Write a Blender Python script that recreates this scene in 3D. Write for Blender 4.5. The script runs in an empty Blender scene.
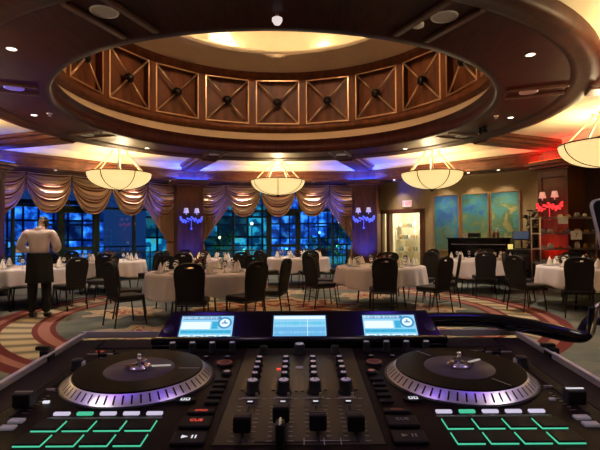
import bpy, bmesh, math, random
from math import sin, cos, pi, radians as rad, sqrt, atan2, hypot
from mathutils import Vector, Matrix

SC = bpy.context.scene
COL = SC.collection
random.seed(7)

# ------------------------------------------------------------------ camera, world, exposure
CAM_Z = 1.35
YAW = rad(2.6)
cam_data = bpy.data.cameras.new('camera'); cam = bpy.data.objects.new('camera', cam_data); COL.objects.link(cam)
cam_data.sensor_width = 36.0; cam_data.lens = 28.8; cam_data.clip_start = 0.02; cam_data.clip_end = 300
cam.location = (0, 0, CAM_Z)
cam.matrix_world = (Matrix.Translation((0, 0, CAM_Z)) @ Matrix.Rotation(-YAW, 4, 'Z') @
                    Matrix.Rotation(rad(91.3), 4, 'X') @ Matrix.Rotation(rad(-0.35), 4, 'Z'))
SC.camera = cam
w = bpy.data.worlds.new('night_sky'); SC.world = w; w.use_nodes = True
w.node_tree.nodes['Background'].inputs[0].default_value = (0.012, 0.05, 0.17, 1)
w.node_tree.nodes['Background'].inputs[1].default_value = 0.9
SC.view_settings.view_transform = 'Standard'
SC.view_settings.look = 'None'
SC.view_settings.exposure = 0.0
SC.view_settings.gamma = 1.0
SC.view_settings.use_curve_mapping = False

# ------------------------------------------------------------------ helpers
def tag(o, label=None, cat=None, group=None, kind=None):
    if label: o['label'] = label
    if cat: o['category'] = cat
    if group: o['group'] = group
    if kind: o['kind'] = kind
    return o

def empty(name, loc=(0, 0, 0), rz=0.0, parent=None):
    o = bpy.data.objects.new(name, None); COL.objects.link(o)
    o.location = loc; o.rotation_euler = (0, 0, rz); o.empty_display_size = 0.1
    if parent: o.parent = parent
    return o

def thing(name, label, cat, loc=(0, 0, 0), rz=0.0, group=None):
    return tag(empty(name, loc, rz), label, cat, group)

def copy_tree(o, parent=None):
    c = o.copy(); COL.objects.link(c)
    if parent: c.parent = parent
    for ch in list(o.children): copy_tree(ch, c)
    return c

def place(o, loc, rz, label=None, group=None):
    o.location = loc; o.rotation_euler = (0, 0, rz)
    if label: o['label'] = label
    if group: o['group'] = group
    return o

class MB:
    """collects faces for ONE mesh object"""
    def __init__(s): s.v = []; s.f = []; s.m = []; s.sm = []
    def add(s, vs, fs, mat=0, smooth=False, M=None):
        n = len(s.v)
        for p in vs:
            p = Vector(p)
            s.v.append(tuple(M @ p) if M is not None else tuple(p))
        for q in fs:
            s.f.append(tuple(n + i for i in q)); s.m.append(mat); s.sm.append(smooth)
        return s
    def box(s, c, d, mat=0, rz=0.0, M=None):
        x, y, z = d[0]/2, d[1]/2, d[2]/2
        vs = [Vector((a*x, b*y, e*z)) for e in (-1, 1) for b in (-1, 1) for a in (-1, 1)]
        R = Matrix.Translation(c) @ Matrix.Rotation(rz, 4, 'Z')
        if M is not None: R = M @ R
        return s.add(vs, [(0,2,3,1),(4,5,7,6),(0,1,5,4),(2,6,7,3),(0,4,6,2),(1,3,7,5)], mat, False, R)
    def lathe(s, prof, seg=32, c=(0,0,0), a0=0.0, a1=2*pi, mat=0, smooth=True, M=None, matf=None):
        full = abs(a1 - a0 - 2*pi) < 1e-6
        n = seg if full else seg + 1
        vs = []
        for i in range(n):
            a = a0 + (a1 - a0)*i/seg
            for r, z in prof: vs.append((c[0] + r*cos(a), c[1] + r*sin(a), c[2] + z))
        k = len(prof); fs = []
        for i in range(seg):
            j = (i + 1) % n
            for q in range(k - 1):
                fs.append((i*k+q, j*k+q, j*k+q+1, i*k+q+1))
        n0 = len(s.f)
        s.add(vs, fs, mat, smooth, M)
        if matf:
            t = n0
            for i in range(seg):
                for q in range(k - 1):
                    s.m[t] = matf(i, q); t += 1
        return s
    def cyl(s, p0, p1, r0, r1=None, seg=12, mat=0, smooth=True, caps=True):
        r1 = r0 if r1 is None else r1
        p0 = Vector(p0); p1 = Vector(p1); d = (p1 - p0)
        L = d.length
        q = d.to_track_quat('Z', 'Y').to_matrix().to_4x4()
        M = Matrix.Translation(p0) @ q
        pr = [(r0, 0), (r1, L)]
        s.lathe(pr, seg, mat=mat, smooth=smooth, M=M)
        if caps:
            a = [(r0*cos(2*pi*i/seg), r0*sin(2*pi*i/seg), 0) for i in range(seg)]
            b = [(r1*cos(2*pi*i/seg), r1*sin(2*pi*i/seg), L) for i in range(seg)]
            s.add(a, [tuple(reversed(range(seg)))], mat, False, M)
            s.add(b, [tuple(range(seg))], mat, False, M)
        return s
    def tube(s, pts, r, seg=8, mat=0, closed=False):
        pts = [Vector(p) for p in pts]; n = len(pts)
        rs = r if isinstance(r, (list, tuple)) else [r]*n
        vs = []; up = None
        for i, p in enumerate(pts):
            if closed: t = pts[(i+1) % n] - pts[i-1]
            else: t = pts[min(i+1, n-1)] - pts[max(i-1, 0)]
            t.normalize()
            if up is None:
                up = Vector((0, 0, 1)) if abs(t.z) < 0.9 else Vector((1, 0, 0))
            sd = t.cross(up).normalized(); up = sd.cross(t).normalized()
            for k in range(seg):
                a = 2*pi*k/seg
                vs.append(p + sd*rs[i]*cos(a) + up*rs[i]*sin(a))
        fs = []
        for i in range(n if closed else n - 1):
            j = (i + 1) % n
            for k in range(seg):
                fs.append((i*seg+k, i*seg+(k+1) % seg, j*seg+(k+1) % seg, j*seg+k))
        if not closed:
            fs.append(tuple(reversed(range(seg)))); fs.append(tuple((n-1)*seg+k for k in range(seg)))
        return s.add(vs, fs, mat, True)
    def prism(s, poly, z0, z1, mat=0, M=None):
        n = len(poly)
        vs = [(x, y, z0) for x, y in poly] + [(x, y, z1) for x, y in poly]
        fs = [tuple(reversed(range(n))), tuple(range(n, 2*n))] + [(i, (i+1) % n, n+(i+1) % n, n+i) for i in range(n)]
        return s.add(vs, fs, mat, False, M)
    def ball(s, c, r, seg=12, rings=8, mat=0, sc=(1, 1, 1)):
        pr = [(r*sin(pi*i/rings), -r*cos(pi*i/rings)) for i in range(rings+1)]
        M = Matrix.Translation(c) @ Matrix.Diagonal((sc[0], sc[1], sc[2], 1))
        return s.lathe(pr, seg, mat=mat, M=M)
    def grid(s, fn, nu, nv, mat=0, smooth=True, closed=False):
        vs = [fn(i/nu, j/nv) for j in range(nv+1) for i in range(nu+1)]
        w_ = nu + 1
        fs = [(j*w_+i, j*w_+i+1, (j+1)*w_+i+1, (j+1)*w_+i) for j in range(nv) for i in range(nu)]
        return s.add(vs, fs, mat, smooth)
    def build(s, name, mats, parent=None, bevel=0, bseg=2, merge=True, solid=0, recalc=True):
        me = bpy.data.meshes.new(name)
        me.from_pydata(s.v, [], s.f)
        if not isinstance(mats, (list, tuple)): mats = [mats]
        for m in mats: me.materials.append(m)
        me.polygons.foreach_set('material_index', s.m)
        me.polygons.foreach_set('use_smooth', s.sm)
        if merge or recalc:
            bm = bmesh.new(); bm.from_mesh(me)
            if merge: bmesh.ops.remove_doubles(bm, verts=bm.verts, dist=1e-5)
            if recalc: bmesh.ops.recalc_face_normals(bm, faces=bm.faces)
            bm.to_mesh(me); bm.free()
        me.update()
        o = bpy.data.objects.new(name, me); COL.objects.link(o)
        if parent: o.parent = parent
        if bevel:
            b = o.modifiers.new('bevel', 'BEVEL'); b.width = bevel; b.segments = bseg; b.limit_method = 'ANGLE'
            b.angle_limit = rad(40)
        if solid:
            b = o.modifiers.new('solid', 'SOLIDIFY'); b.thickness = solid; b.offset = 0
        return o

def rrect(w_, h_, r, n=5):
    """rounded rectangle outline"""
    pts = []
    for cx, cy, a0 in ((w_/2-r, h_/2-r, 0), (-w_/2+r, h_/2-r, pi/2), (-w_/2+r, -h_/2+r, pi), (w_/2-r, -h_/2+r, 3*pi/2)):
        for i in range(n+1):
            a = a0 + (pi/2)*i/n
            pts.append((cx + r*cos(a), cy + r*sin(a)))
    return pts

def text_mesh(name, txt, size, mat, parent, loc, rot=(0, 0, 0), depth=0.0005, align='CENTER', shear=0):
    cu = bpy.data.curves.new(name, 'FONT'); cu.body = txt; cu.size = size; cu.extrude = depth
    cu.align_x = align; cu.align_y = 'CENTER'; cu.shear = shear; cu.resolution_u = 3
    t = bpy.data.objects.new(name + '_curve', cu); COL.objects.link(t)
    dg = bpy.context.evaluated_depsgraph_get()
    me = bpy.data.meshes.new_from_object(t.evaluated_get(dg))
    bpy.data.objects.remove(t); me.name = name
    me.materials.clear(); me.materials.append(mat)
    o = bpy.data.objects.new(name, me); COL.objects.link(o)
    o.location = loc; o.rotation_euler = rot
    if parent: o.parent = parent
    return o

def light(name, kind, loc, energy, color, rot=None, target=None, parent=None, **kw):
    d = bpy.data.lights.new(name, kind); d.energy = energy; d.color = color
    for k, v in kw.items(): setattr(d, k, v)
    o = bpy.data.objects.new(name, d); COL.objects.link(o); o.location = loc
    if target is not None:
        o.rotation_euler = (Vector(target) - Vector(loc)).to_track_quat('-Z', 'Y').to_euler()
    elif rot: o.rotation_euler = rot
    if parent: o.parent = parent
    return o

# ------------------------------------------------------------------ materials
def mat(name, color=(0.5, 0.5, 0.5), rough=0.5, metal=0.0, emit=None, estr=0.0, coat=0.0, trans=0.0, ior=1.45, spec=0.5, alpha=1, sheen=0):
    m = bpy.data.materials.new(name); m.use_nodes = True
    b = m.node_tree.nodes['Principled BSDF']
    b.inputs['Base Color'].default_value = (*color, 1)
    b.inputs['Roughness'].default_value = rough
    b.inputs['Metallic'].default_value = metal
    b.inputs['IOR'].default_value = ior
    b.inputs['Specular IOR Level'].default_value = spec
    if coat: b.inputs['Coat Weight'].default_value = coat; b.inputs['Coat Roughness'].default_value = 0.12
    if trans: b.inputs['Transmission Weight'].default_value = trans
    if sheen: b.inputs['Sheen Weight'].default_value = sheen
    if emit: b.inputs['Emission Color'].default_value = (*emit, 1); b.inputs['Emission Strength'].default_value = estr
    return m

def nodes(m): return m.node_tree.nodes, m.node_tree.links, m.node_tree.nodes['Principled BSDF']

def vary(m, c1, c2, scale=(1, 1, 1), nscale=5.0, detail=4.0, dist=0.0, bump=0.0, ramp=(0.35, 0.65), coord='Object'):
    """two-tone noise colour, stretched for grain"""
    N, L, b = nodes(m)
    tc = N.new('ShaderNodeTexCoord'); mp = N.new('ShaderNodeMapping'); mp.inputs['Scale'].default_value = scale
    nz = N.new('ShaderNodeTexNoise'); nz.inputs['Scale'].default_value = nscale; nz.inputs['Detail'].default_value = detail
    nz.inputs['Distortion'].default_value = dist
    cr = N.new('ShaderNodeValToRGB')
    cr.color_ramp.elements[0].position = ramp[0]; cr.color_ramp.elements[1].position = ramp[1]
    cr.color_ramp.elements[0].color = (*c1, 1); cr.color_ramp.elements[1].color = (*c2, 1)
    L.new(tc.outputs[coord], mp.inputs[0]); L.new(mp.outputs[0], nz.inputs['Vector'])
    L.new(nz.outputs[0], cr.inputs[0]); L.new(cr.outputs[0], b.inputs['Base Color'])
    if bump:
        bp = N.new('ShaderNodeBump'); bp.inputs['Strength'].default_value = bump; bp.inputs['Distance'].default_value = 0.01
        L.new(nz.outputs[0], bp.inputs['Height']); L.new(bp.outputs[0], b.inputs['Normal'])
    return m

M = {}
M['soffit'] = vary(mat('soffit_wood', rough=0.42, spec=.15), (0.030, 0.006, 0.006), (0.050, 0.011, 0.009), (6, 1, 1), 3, dist=.4)
M['wood'] = vary(mat('mahogany', rough=0.38, coat=0.1), (0.060, 0.018, 0.009), (0.11, 0.036, 0.015), (1, 1, 0.15), 9, dist=.5)
M['coffer'] = vary(mat('coffer_wood', rough=0.45, spec=.25), (0.075, 0.021, 0.007), (0.135, 0.038, 0.011), (1, 1, 0.2), 6, dist=.5)
M['beamwood'] = vary(mat('beam_wood', rough=0.36, coat=0.1), (0.085, 0.026, 0.013), (0.14, 0.045, 0.021), (1, 1, 1), 4, dist=.8)
M['gilt'] = mat('gilded_bead', (0.60, 0.38, 0.22), 0.30, 0.85)
M['rosette'] = mat('dark_bronze', (0.02, 0.012, 0.01), 0.35, 0.6)
M['cream'] = vary(mat('cream_plaster', rough=0.8), (0.66, 0.52, 0.33), (0.72, 0.58, 0.38), nscale=2)
M['tray'] = vary(mat('tray_ceiling_paint', rough=0.75), (0.78, 0.70, 0.50), (0.84, 0.76, 0.56), nscale=1.5)
M['wall_tan'] = vary(mat('tan_wallcovering', rough=0.7), (0.33, 0.24, 0.11), (0.39, 0.29, 0.14), nscale=20, bump=.1)
M['black'] = mat('black_plastic', (0.010, 0.010, 0.012), 0.32)
M['blackmat'] = mat('matt_black_rubber', (0.006, 0.006, 0.007), 0.7)
M['blackgloss'] = mat('gloss_black', (0.006, 0.006, 0.008), 0.12, coat=0.5)
M['steel'] = mat('brushed_steel', (0.62, 0.62, 0.64), 0.28, 1.0)
M['chrome'] = mat('chrome', (0.85, 0.85, 0.88), 0.12, 1.0)
M['white'] = mat('white_enamel', (0.75, 0.75, 0.75), 0.4)
M['cloth'] = vary(mat('white_linen', rough=0.85, sheen=.2), (0.70, 0.64, 0.66), (0.78, 0.72, 0.74), nscale=60, bump=.15)
M['napkin'] = mat('napkin_linen', (0.82, 0.76, 0.70), 0.8)
M['chairfab'] = vary(mat('black_upholstery', rough=0.8), (0.004, 0.003, 0.005), (0.008, 0.006, 0.008), nscale=80, bump=.1)
M['seatfab'] = vary(mat('charcoal_seat_cloth', rough=0.65), (0.010, 0.009, 0.009), (0.018, 0.015, 0.014), nscale=80, bump=.1)
M['chairmetal'] = mat('dark_chair_tube', (0.035, 0.028, 0.022), 0.35, 0.7)
M['glassware'] = mat('clear_glass', (0.9, 0.92, 0.95), 0.03, trans=1.0, ior=1.45)
M['winframe'] = mat('dark_green_window_frame', (0.010, 0.028, 0.018), 0.4)

def thin_glass(name, tint=(0.75, 0.85, 0.95)):
    m = bpy.data.materials.new(name); m.use_nodes = True
    N = m.node_tree.nodes; L = m.node_tree.links; N.clear()
    o = N.new('ShaderNodeOutputMaterial'); mx = N.new('ShaderNodeMixShader'); t = N.new('ShaderNodeBsdfTransparent')
    g = N.new('ShaderNodeBsdfGlossy'); g.inputs['Roughness'].default_value = 0.02
    f = N.new('ShaderNodeFresnel'); f.inputs['IOR'].default_value = 1.5
    t.inputs[0].default_value = (*tint, 1)
    L.new(f.outputs[0], mx.inputs[0]); L.new(t.outputs[0], mx.inputs[1]); L.new(g.outputs[0], mx.inputs[2]); L.new(mx.outputs[0], o.inputs[0])
    return m
M['pane'] = thin_glass('window_glass')

def emis(name, col, s):
    return mat(name, (0, 0, 0), 0.6, emit=col, estr=s)

# ------------------------------------------------------------------ room geometry
CX, CY = 0.0, 8.82           # centre of the dome
AP = 7.84                    # wall distance from the dome centre
HALF = AP*math.tan(rad(22.5))
Z_TRAY, Z_SOF, Z_FT, Z_FB = 3.66, 3.56, 3.49, 3.14
def pol(r, deg, z=0.0):
    a = rad(deg); return (CX + r*cos(a), CY + r*sin(a), z)
def wp(deg, s, o, z=0.0):
    """point by wall: s metres to the right along the wall, o metres outward"""
    a = rad(deg); return (CX + (AP+o)*cos(a) + s*sin(a), CY + (AP+o)*sin(a) - s*cos(a), z)
def r_out(a, ap, side=None, rear=-3.0):
    r = 1e9
    for k in (0, 45, 90, 135, 180):
        c = cos(a - rad(k))
        if c > 1e-6: r = min(r, ap/c)
    if sin(a) < -1e-6: r = min(r, (CY - rear)/(-sin(a)))
    return r
def rot_of(deg): return rad(deg) - pi/2

# floor
def carpet():
    m = mat('patterned_carpet', rough=0.95)
    N, L, b = nodes(m)
    tc = N.new('ShaderNodeTexCoord')
    sub = N.new('ShaderNodeVectorMath'); sub.operation = 'SUBTRACT'; sub.inputs[1].default_value = (CX, CY, 0)
    L.new(tc.outputs['Object'], sub.inputs[0])
    ln = N.new('ShaderNodeVectorMath'); ln.operation = 'LENGTH'; L.new(sub.outputs[0], ln.inputs[0])
    sp = N.new('ShaderNodeSeparateXYZ'); L.new(sub.outputs[0], sp.inputs[0])
    def mth(op, a, b_=None, c=None):
        n = N.new('ShaderNodeMath'); n.operation = op
        for i, x in enumerate((a, b_, c)):
            if x is None: continue
            if isinstance(x, (int, float)): n.inputs[i].default_value = x
            else: L.new(x, n.inputs[i])
        return n.outputs[0]
    def ramp(val, els, interp='LINEAR'):
        r = N.new('ShaderNodeValToRGB'); r.color_ramp.interpolation = interp
        e = r.color_ramp.elements
        while len(e) > 1: e.remove(e[-1])
        e[0].position = els[0][0]; e[0].color = (*els[0][1], 1)
        for p, c in els[1:]:
            x = e.new(p); x.color = (*c, 1)
        L.new(val, r.inputs[0]); return r.outputs[0]
    def mix(fac, a, b_):
        n = N.new('ShaderNodeMix'); n.data_type = 'RGBA'
        L.new(fac, n.inputs[0]) if not isinstance(fac, float) else None
        for i, x in ((6, a), (7, b_)):
            if isinstance(x, tuple): n.inputs[i].default_value = (*x, 1)
            else: L.new(x, n.inputs[i])
        return n.outputs[2]
    r = ln.outputs['Value']; ang = mth('ARCTAN2', sp.outputs[1], sp.outputs[0])
    nz = N.new('ShaderNodeTexNoise'); nz.inputs['Scale'].default_value = 1.6; nz.inputs['Detail'].default_value = 6
    L.new(tc.outputs['Object'], nz.inputs['Vector'])
    base = ramp(nz.outputs[0], [(0.35, (0.070, 0.085, 0.080)), (0.5, (0.115, 0.135, 0.118)), (0.62, (0.15, 0.15, 0.125))])
    # woven rope pattern inside the ring band
    sw = mth('SINE', mth('ADD', mth('MULTIPLY', ang, 56.0), mth('MULTIPLY', r, 7.0)))
    band = ramp(mth('ADD', mth('MULTIPLY', sw, 0.5), 0.5), [(0.0, (0.13, 0.12, 0.09)), (0.45, (0.40, 0.32, 0.19)), (1.0, (0.50, 0.42, 0.27))])
    W = (1, 1, 1); K = (0, 0, 0)
    rn = mth('MULTIPLY', r, 0.1)
    inband = ramp(rn, [(0, K), (0.385, W), (0.436, K)], 'CONSTANT')
    c1 = mix(inband, base, band)
    RD = (0.12, 0.012, 0.012); PK = (0.30, 0.13, 0.10)
    redc = ramp(rn, [(0, RD), (0.370, PK), (0.384, RD), (0.443, PK), (0.457, RD)], 'CONSTANT')
    redm = ramp(rn, [(0, K), (0.362, W), (0.391, K), (0.431, W), (0.470, K)], 'CONSTANT')
    c2 = mix(redm, c1, redc)
    # eight floral medallions inside the ring, one in the middle
    seg = mth('SUBTRACT', mth('MODULO', mth('ADD', ang, 2*pi + pi/8), pi/4), pi/8)
    dx = mth('SUBTRACT', mth('MULTIPLY', r, mth('COSINE', seg)), 2.75)
    dy = mth('MULTIPLY', r, mth('SINE', seg))
    dd = mth('SQRT', mth('ADD', mth('MULTIPLY', dx, dx), mth('MULTIPLY', dy, dy)))
    th = mth('ARCTAN2', dy, dx)
    lobes = mth('MULTIPLY', mth('SINE', mth('MULTIPLY', th, 7.0)), 0.13)
    nz2 = N.new('ShaderNodeTexNoise'); nz2.inputs['Scale'].default_value = 5; nz2.inputs['Detail'].default_value = 3
    L.new(tc.outputs['Object'], nz2.inputs['Vector'])
    f = mth('ADD', mth('ADD', dd, lobes), mth('MULTIPLY', mth('SUBTRACT', nz2.outputs[0], 0.5), 0.5))
    med = ramp(f, [(0, (0.25, 0.05, 0.03)), (0.16, (0.42, 0.34, 0.22)), (0.30, (0.24, 0.06, 0.04)), (0.36, (0.40, 0.32, 0.21))], 'CONSTANT')
    medm = ramp(f, [(0, W), (0.60, K)], 'CONSTANT')
    c3 = mix(medm, c2, med)
    f2 = mth('ADD', mth('ADD', r, mth('MULTIPLY', mth('SINE', mth('MULTIPLY', ang, 12.0)), 0.16)), mth('MULTIPLY', mth('SUBTRACT', nz2.outputs[0], 0.5), 0.6))
    f3 = mth('MULTIPLY', f2, 0.5)
    cm = ramp(f3, [(0, (0.45, 0.36, 0.24)), (0.25, (0.24, 0.04, 0.02)), (0.42, (0.48, 0.34, 0.2)), (0.58, (0.26, 0.07, 0.03)), (0.7, (0.45, 0.37, 0.25))], 'CONSTANT')
    cmm = ramp(f3, [(0, W), (0.80, K)], 'CONSTANT')
    c4 = mix(cmm, c3, cm)
    # outer floral scrolls in muted rose
    f4 = mth('ABSOLUTE', mth('SINE', mth('ADD', mth('MULTIPLY', nz.outputs[0], 22.0), mth('MULTIPLY', r, 1.5))))
    outm = mth('MULTIPLY', ramp(f4, [(0, W), (0.16, K)], 'CONSTANT'), ramp(rn, [(0, K), (0.50, W)], 'CONSTANT'))
    c5 = mix(outm, c4, (0.17, 0.15, 0.125))
    L.new(c5, b.inputs['Base Color'])
    fz = N.new('ShaderNodeTexNoise'); fz.inputs['Scale'].default_value = 180
    L.new(tc.outputs['Object'], fz.inputs['Vector'])
    bp = N.new('ShaderNodeBump'); bp.inputs['Strength'].default_value = 0.3; bp.inputs['Distance'].default_value = 0.01
    L.new(fz.outputs[0], bp.inputs['Height']); L.new(bp.outputs[0], b.inputs['Normal'])
    return m
M['carpet'] = carpet()
angs = sorted(set([i*2*pi/96 for i in range(96)] + [rad(22.5+45*k) % (2*pi) for k in range(4)] + [atan2(-(CY+3), AP) % (2*pi), atan2(-(CY+3), -AP) % (2*pi), atan2(-(CY+3), AP+.1) % (2*pi), atan2(-(CY+3), -AP-.1) % (2*pi)]))
mb = MB()
poly = [(CX + r_out(a, AP)*cos(a), CY + r_out(a, AP)*sin(a)) for a in angs]
mb.prism(poly, -0.1, 0.0)
tag(mb.build('floor', M['carpet']), kind='structure')
mb = MB()
vs = []; 
for a in angs:
    ro = r_out(a, AP+0.1, rear=-3.1)
    for r_ in (4.0, ro):
        vs.append((CX + r_*cos(a), CY + r_*sin(a), Z_TRAY))
n = len(angs)
vs2 = [(x, y, z+0.12) for x, y, z in vs]
fs = [(2*i, 2*i+1, 2*((i+1) % n)+1, 2*((i+1) % n)) for i in range(n)]
mb.add(vs + vs2, fs + [tuple(2*n + q for q in f) for f in fs])
tag(mb.build('ceiling', M['tray']), kind='structure')

# soffit ring under the tray, with inner and outer mouldings
mb = MB()
mb.lathe([(3.71, 3.66), (3.71, Z_SOF), (3.74, 3.535), (3.86, 3.535), (3.90, Z_SOF), (4.72, Z_SOF)], 128, (CX, CY, 0))
tag(mb.build('trim_1', M['soffit'], merge=False), kind='structure')
mb = MB()
mb.lathe([(4.71, Z_SOF), (4.73, 3.545), (4.81, 3.525), (4.88, 3.525), (4.92, 3.505), (5.04, 3.505), (5.08, 3.54), (5.08, Z_TRAY)], 128, (CX, CY, 0))
tag(mb.build('trim_2', vary(mat('rim_wood', rough=0.5, spec=.2), (0.040, 0.011, 0.007), (0.065, 0.020, 0.011), (6, 1, 1), 3, dist=.4), merge=False), kind='structure')
# raised borders of the radial bands across the ring
mb = MB()
for k in range(8):
    dg_ = 22.5 + 45*k
    for s_ in (-0.21, 0.21):
        c = pol(4.30, dg_, 3.553)
        a = rad(dg_)
        mb.box((c[0] - s_*sin(a), c[1] + s_*cos(a), c[2]-.008), (0.84, 0.075, 0.045), rz=a)
tag(mb.build('trim_3', M['wood'], bevel=.012), kind='structure')
# dome: rim wall, cream cornice, rail
mb = MB()
mb.lathe([(3.71, 3.60), (3.74, 3.66), (3.74, 3.80), (3.70, 3.82), (3.70, 3.86)], 128, (CX, CY, 0))
tag(mb.build('trim_4', M['soffit'], merge=False), kind='structure')
mb = MB()
mb.lathe([(3.70, 3.86), (3.74, 3.87), (3.80, 3.94), (3.88, 4.03), (3.92, 4.08)], 128, (CX, CY, 0))
tag(mb.build('trim_5', mat('tan_cornice', (.46, .33, .21), .6), merge=False), kind='structure')
NP = 18
mb = MB()
mb.lathe([(3.92, 4.08), (3.92, 4.11), (3.85, 4.13), (3.80, 4.15), (3.80, 4.28), (3.83, 4.285), (4.02, 4.285)], 126, (CX, CY, 0))
mb.lathe([(4.02, 5.46), (3.80, 5.46), (3.80, 5.60), (3.76, 5.62), (3.76, 5.66)], 126, (CX, CY, 0))
for k in range(NP):
    a = rad(10 + 20*k + 90)
    c = (CX + 3.91*cos(a), CY + 3.91*sin(a), 4.87)
    mb.box(c, (0.22, 0.25, 1.20), rz=a)
drum = tag(mb.build('trim_6', M['coffer'], merge=False), kind='structure')
def make_coffer():
    pb = MB()
    hw, hh = 0.60, 0.60
    pb.box((0, 0.16, 0), (1.24, 0.03, 1.24))
    p = pb.build('coffer_panel', M['coffer'])
    t = MB()
    w2, h2 = 0.555, 0.565
    for z in (-h2, h2): t.box((0, -0.02, z), (2*w2+0.03, 0.03, 0.03))
    for x in (-w2, w2): t.box((x, -0.02, 0), (0.03, 0.03, 2*h2))
    t.build('bead_frame', M['gilt'], p, bevel=0.006)
    t = MB()
    for sx in (-1, 1):
        for sz in (-1, 1):
            t.tube([(sx*w2, 0.0, sz*h2), (sx*0.05, 0.0, sz*0.05)], 0.022, 6)
    t.build('cross_molding', M['gilt'], p)
    t = MB(); t.lathe([(0.0, 0.10), (0.05, 0.09), (0.10, 0.05), (0.115, 0.0), (0.10, -0.08)], 10, M=Matrix.Rotation(rad(90), 4, 'X'))
    t.build('rosette', M['rosette'], p)
    return p
cof = make_coffer()
for k in range(NP):
    o = cof if k == 0 else copy_tree(cof)
    a = 90 + 20*k
    o.parent = drum; o.location = pol(3.78, a, 4.87); o.rotation_euler = (0, 0, rad(a) - pi/2)
# shallow cove up to the oculus
mb = MB()
pr = [(3.76, 5.66), (3.72, 5.66)]
for i in range(9):
    t = i/8; pr.append((3.72 - 0.92*t, 5.66 + 0.14*sin(t*pi/2)))
mb.lathe(pr, 128, (CX, CY, 0))
tag(mb.build('trim_7', M['cream'], merge=False), kind='structure')
mb = MB()
mb.lathe([(2.80, 5.80), (2.80, 5.765), (2.75, 5.765), (2.74, 5.79), (2.71, 5.795), (2.70, 5.82), (2.70, 5.85), (2.95, 5.85)], 128, (CX, CY, 0))
tag(mb.build('trim_8', M['cream'], merge=False), kind='structure')
mb = MB()
pr = [(2.95, 5.85), (2.95, 7.1)]
for i in range(1, 9):
    t = i/8*pi/2; pr.append((2.95*cos(t), 7.1 + 0.6*sin(t)))
mb.lathe(pr, 96, (CX, CY, 0))
mb.add([pol(2.95, d_, z_) for d_ in (78, 84, 90) for z_ in (0,)], [], 0)
tag(mb.build('ceiling', M['cream'], merge=False), kind='structure').name = 'ceiling_dome'
# closed attic round the drum so that no night light leaks in
mb = MB(); mb.lathe([(4.1, Z_TRAY+.02), (4.1, 5.75), (3.7, 5.75)], 64, (CX, CY, 0))
tag(mb.build('wall_drum', M['blackmat'], merge=False), kind='structure')

# radial beams from ring to columns and the perimeter fascia and soffit
tn = 9
for dg_ in (-22.5, 22.5, 67.5, 112.5, 157.5, 202.5):
    mb = MB(); L_ = 2.55
    c = (0, 0)
    mb.box((L_/2, 0, 3.575), (L_, 0.56, 0.17)); mb.box((L_/2, 0, 3.475), (L_, 0.40, 0.05)); mb.box((L_/2, 0.31, 3.62), (L_, 0.08, 0.08)); mb.box((L_/2, -0.31, 3.62), (L_, 0.08, 0.08))
    o = mb.build('trim_%d' % tn, M['beamwood'], bevel=0.012); tn += 1
    o.location = pol(5.0, dg_); o.rotation_euler = (0, 0, rad(dg_)); tag(o, kind='structure')
def bay_len(ap): return 2*ap*math.tan(rad(22.5))
for dg_ in (0, 45, 90, 135, 180):
    # profile along the wall: cream crown, wooden fascia, wooden soffit
    fa = 7.0
    def strip(prof, m_, nm):
        mb = MB(); vs = []
        for s_ in (-1, 1):
            for r_, z_ in prof:
                h_ = s_*r_*math.tan(rad(22.5)); vs.append((h_, r_, z_))
        k = len(prof)
        mb.add(vs, [(i, i+1, k+i+1, k+i) for i in range(k-1)])
        o = mb.build(nm, m_, merge=False); o.location = (CX, CY, 0); o.rotation_euler = (0, 0, rot_of(dg_)); tag(o, kind='structure')
    strip([(6.86, Z_TRAY), (6.90, 3.60), (6.97, 3.52), (7.0, 3.49)], M['tray'], 'trim_%d' % tn); tn += 1
    strip([(7.0, 3.49), (6.95, 3.47), (6.95, 3.41), (7.0, 3.39), (7.0, 3.24), (6.95, 3.22), (6.93, Z_FB), (7.15, Z_FB), (7.18, 3.16), (7.5, 3.16), (7.53, Z_FB), (7.84, Z_FB)], M['beamwood'], 'trim_%d' % tn); tn += 1

# walls
def wall(name, dg_, m_, openings, top=3.7, th=0.12):
    """solid wall with rectangular openings (s0, s1, z0, z1)"""
    mb = MB(); h = HALF + 0.03
    xs = sorted(set([-h, h] + [q for o in openings for q in o[:2]]))
    zs = sorted(set([0, top] + [q for o in openings for q in o[2:]]))
    for i in range(len(xs)-1):
        for j in range(len(zs)-1):
            xm, zm = (xs[i]+xs[i+1])/2, (zs[j]+zs[j+1])/2
            if any(o[0] < xm < o[1] and o[2] < zm < o[3] for o in openings): continue
            mb.box((xm, AP+th/2, zm), (xs[i+1]-xs[i], th, zs[j+1]-zs[j]))
    o = mb.build(name, m_); o.location = (CX, CY, 0); o.rotation_euler = (0, 0, rot_of(dg_))
    return tag(o, kind='structure')
wall('wall_back', 90, M['wood'], [(-2.75, 2.75, 0.02, 3.02)])
wall('wall_back_left', 135, M['wood'], [(-3.1, 2.75, 0.02, 3.02)])
wall('wall_back_right', 45, M['wall_tan'], [(-2.44, -1.31, 0, 2.085), (-2.74, -2.62, 0.3, 2.085)])
for nm, sx in (('wall_left', -1), ('wall_right', 1)):
    mb = MB(); y1 = CY + HALF + .05
    mb.box((sx*(AP+.06), (y1-3.1)/2, 1.85), (0.12, y1+3.1, 3.7)); tag(mb.build(nm, M['wood']), kind='structure')
mb = MB(); mb.box((0, -3.06, 1.85), (2*AP+.2, 0.12, 3.7)); tag(mb.build('wall_front', M['wall_tan']), kind='structure')
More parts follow.
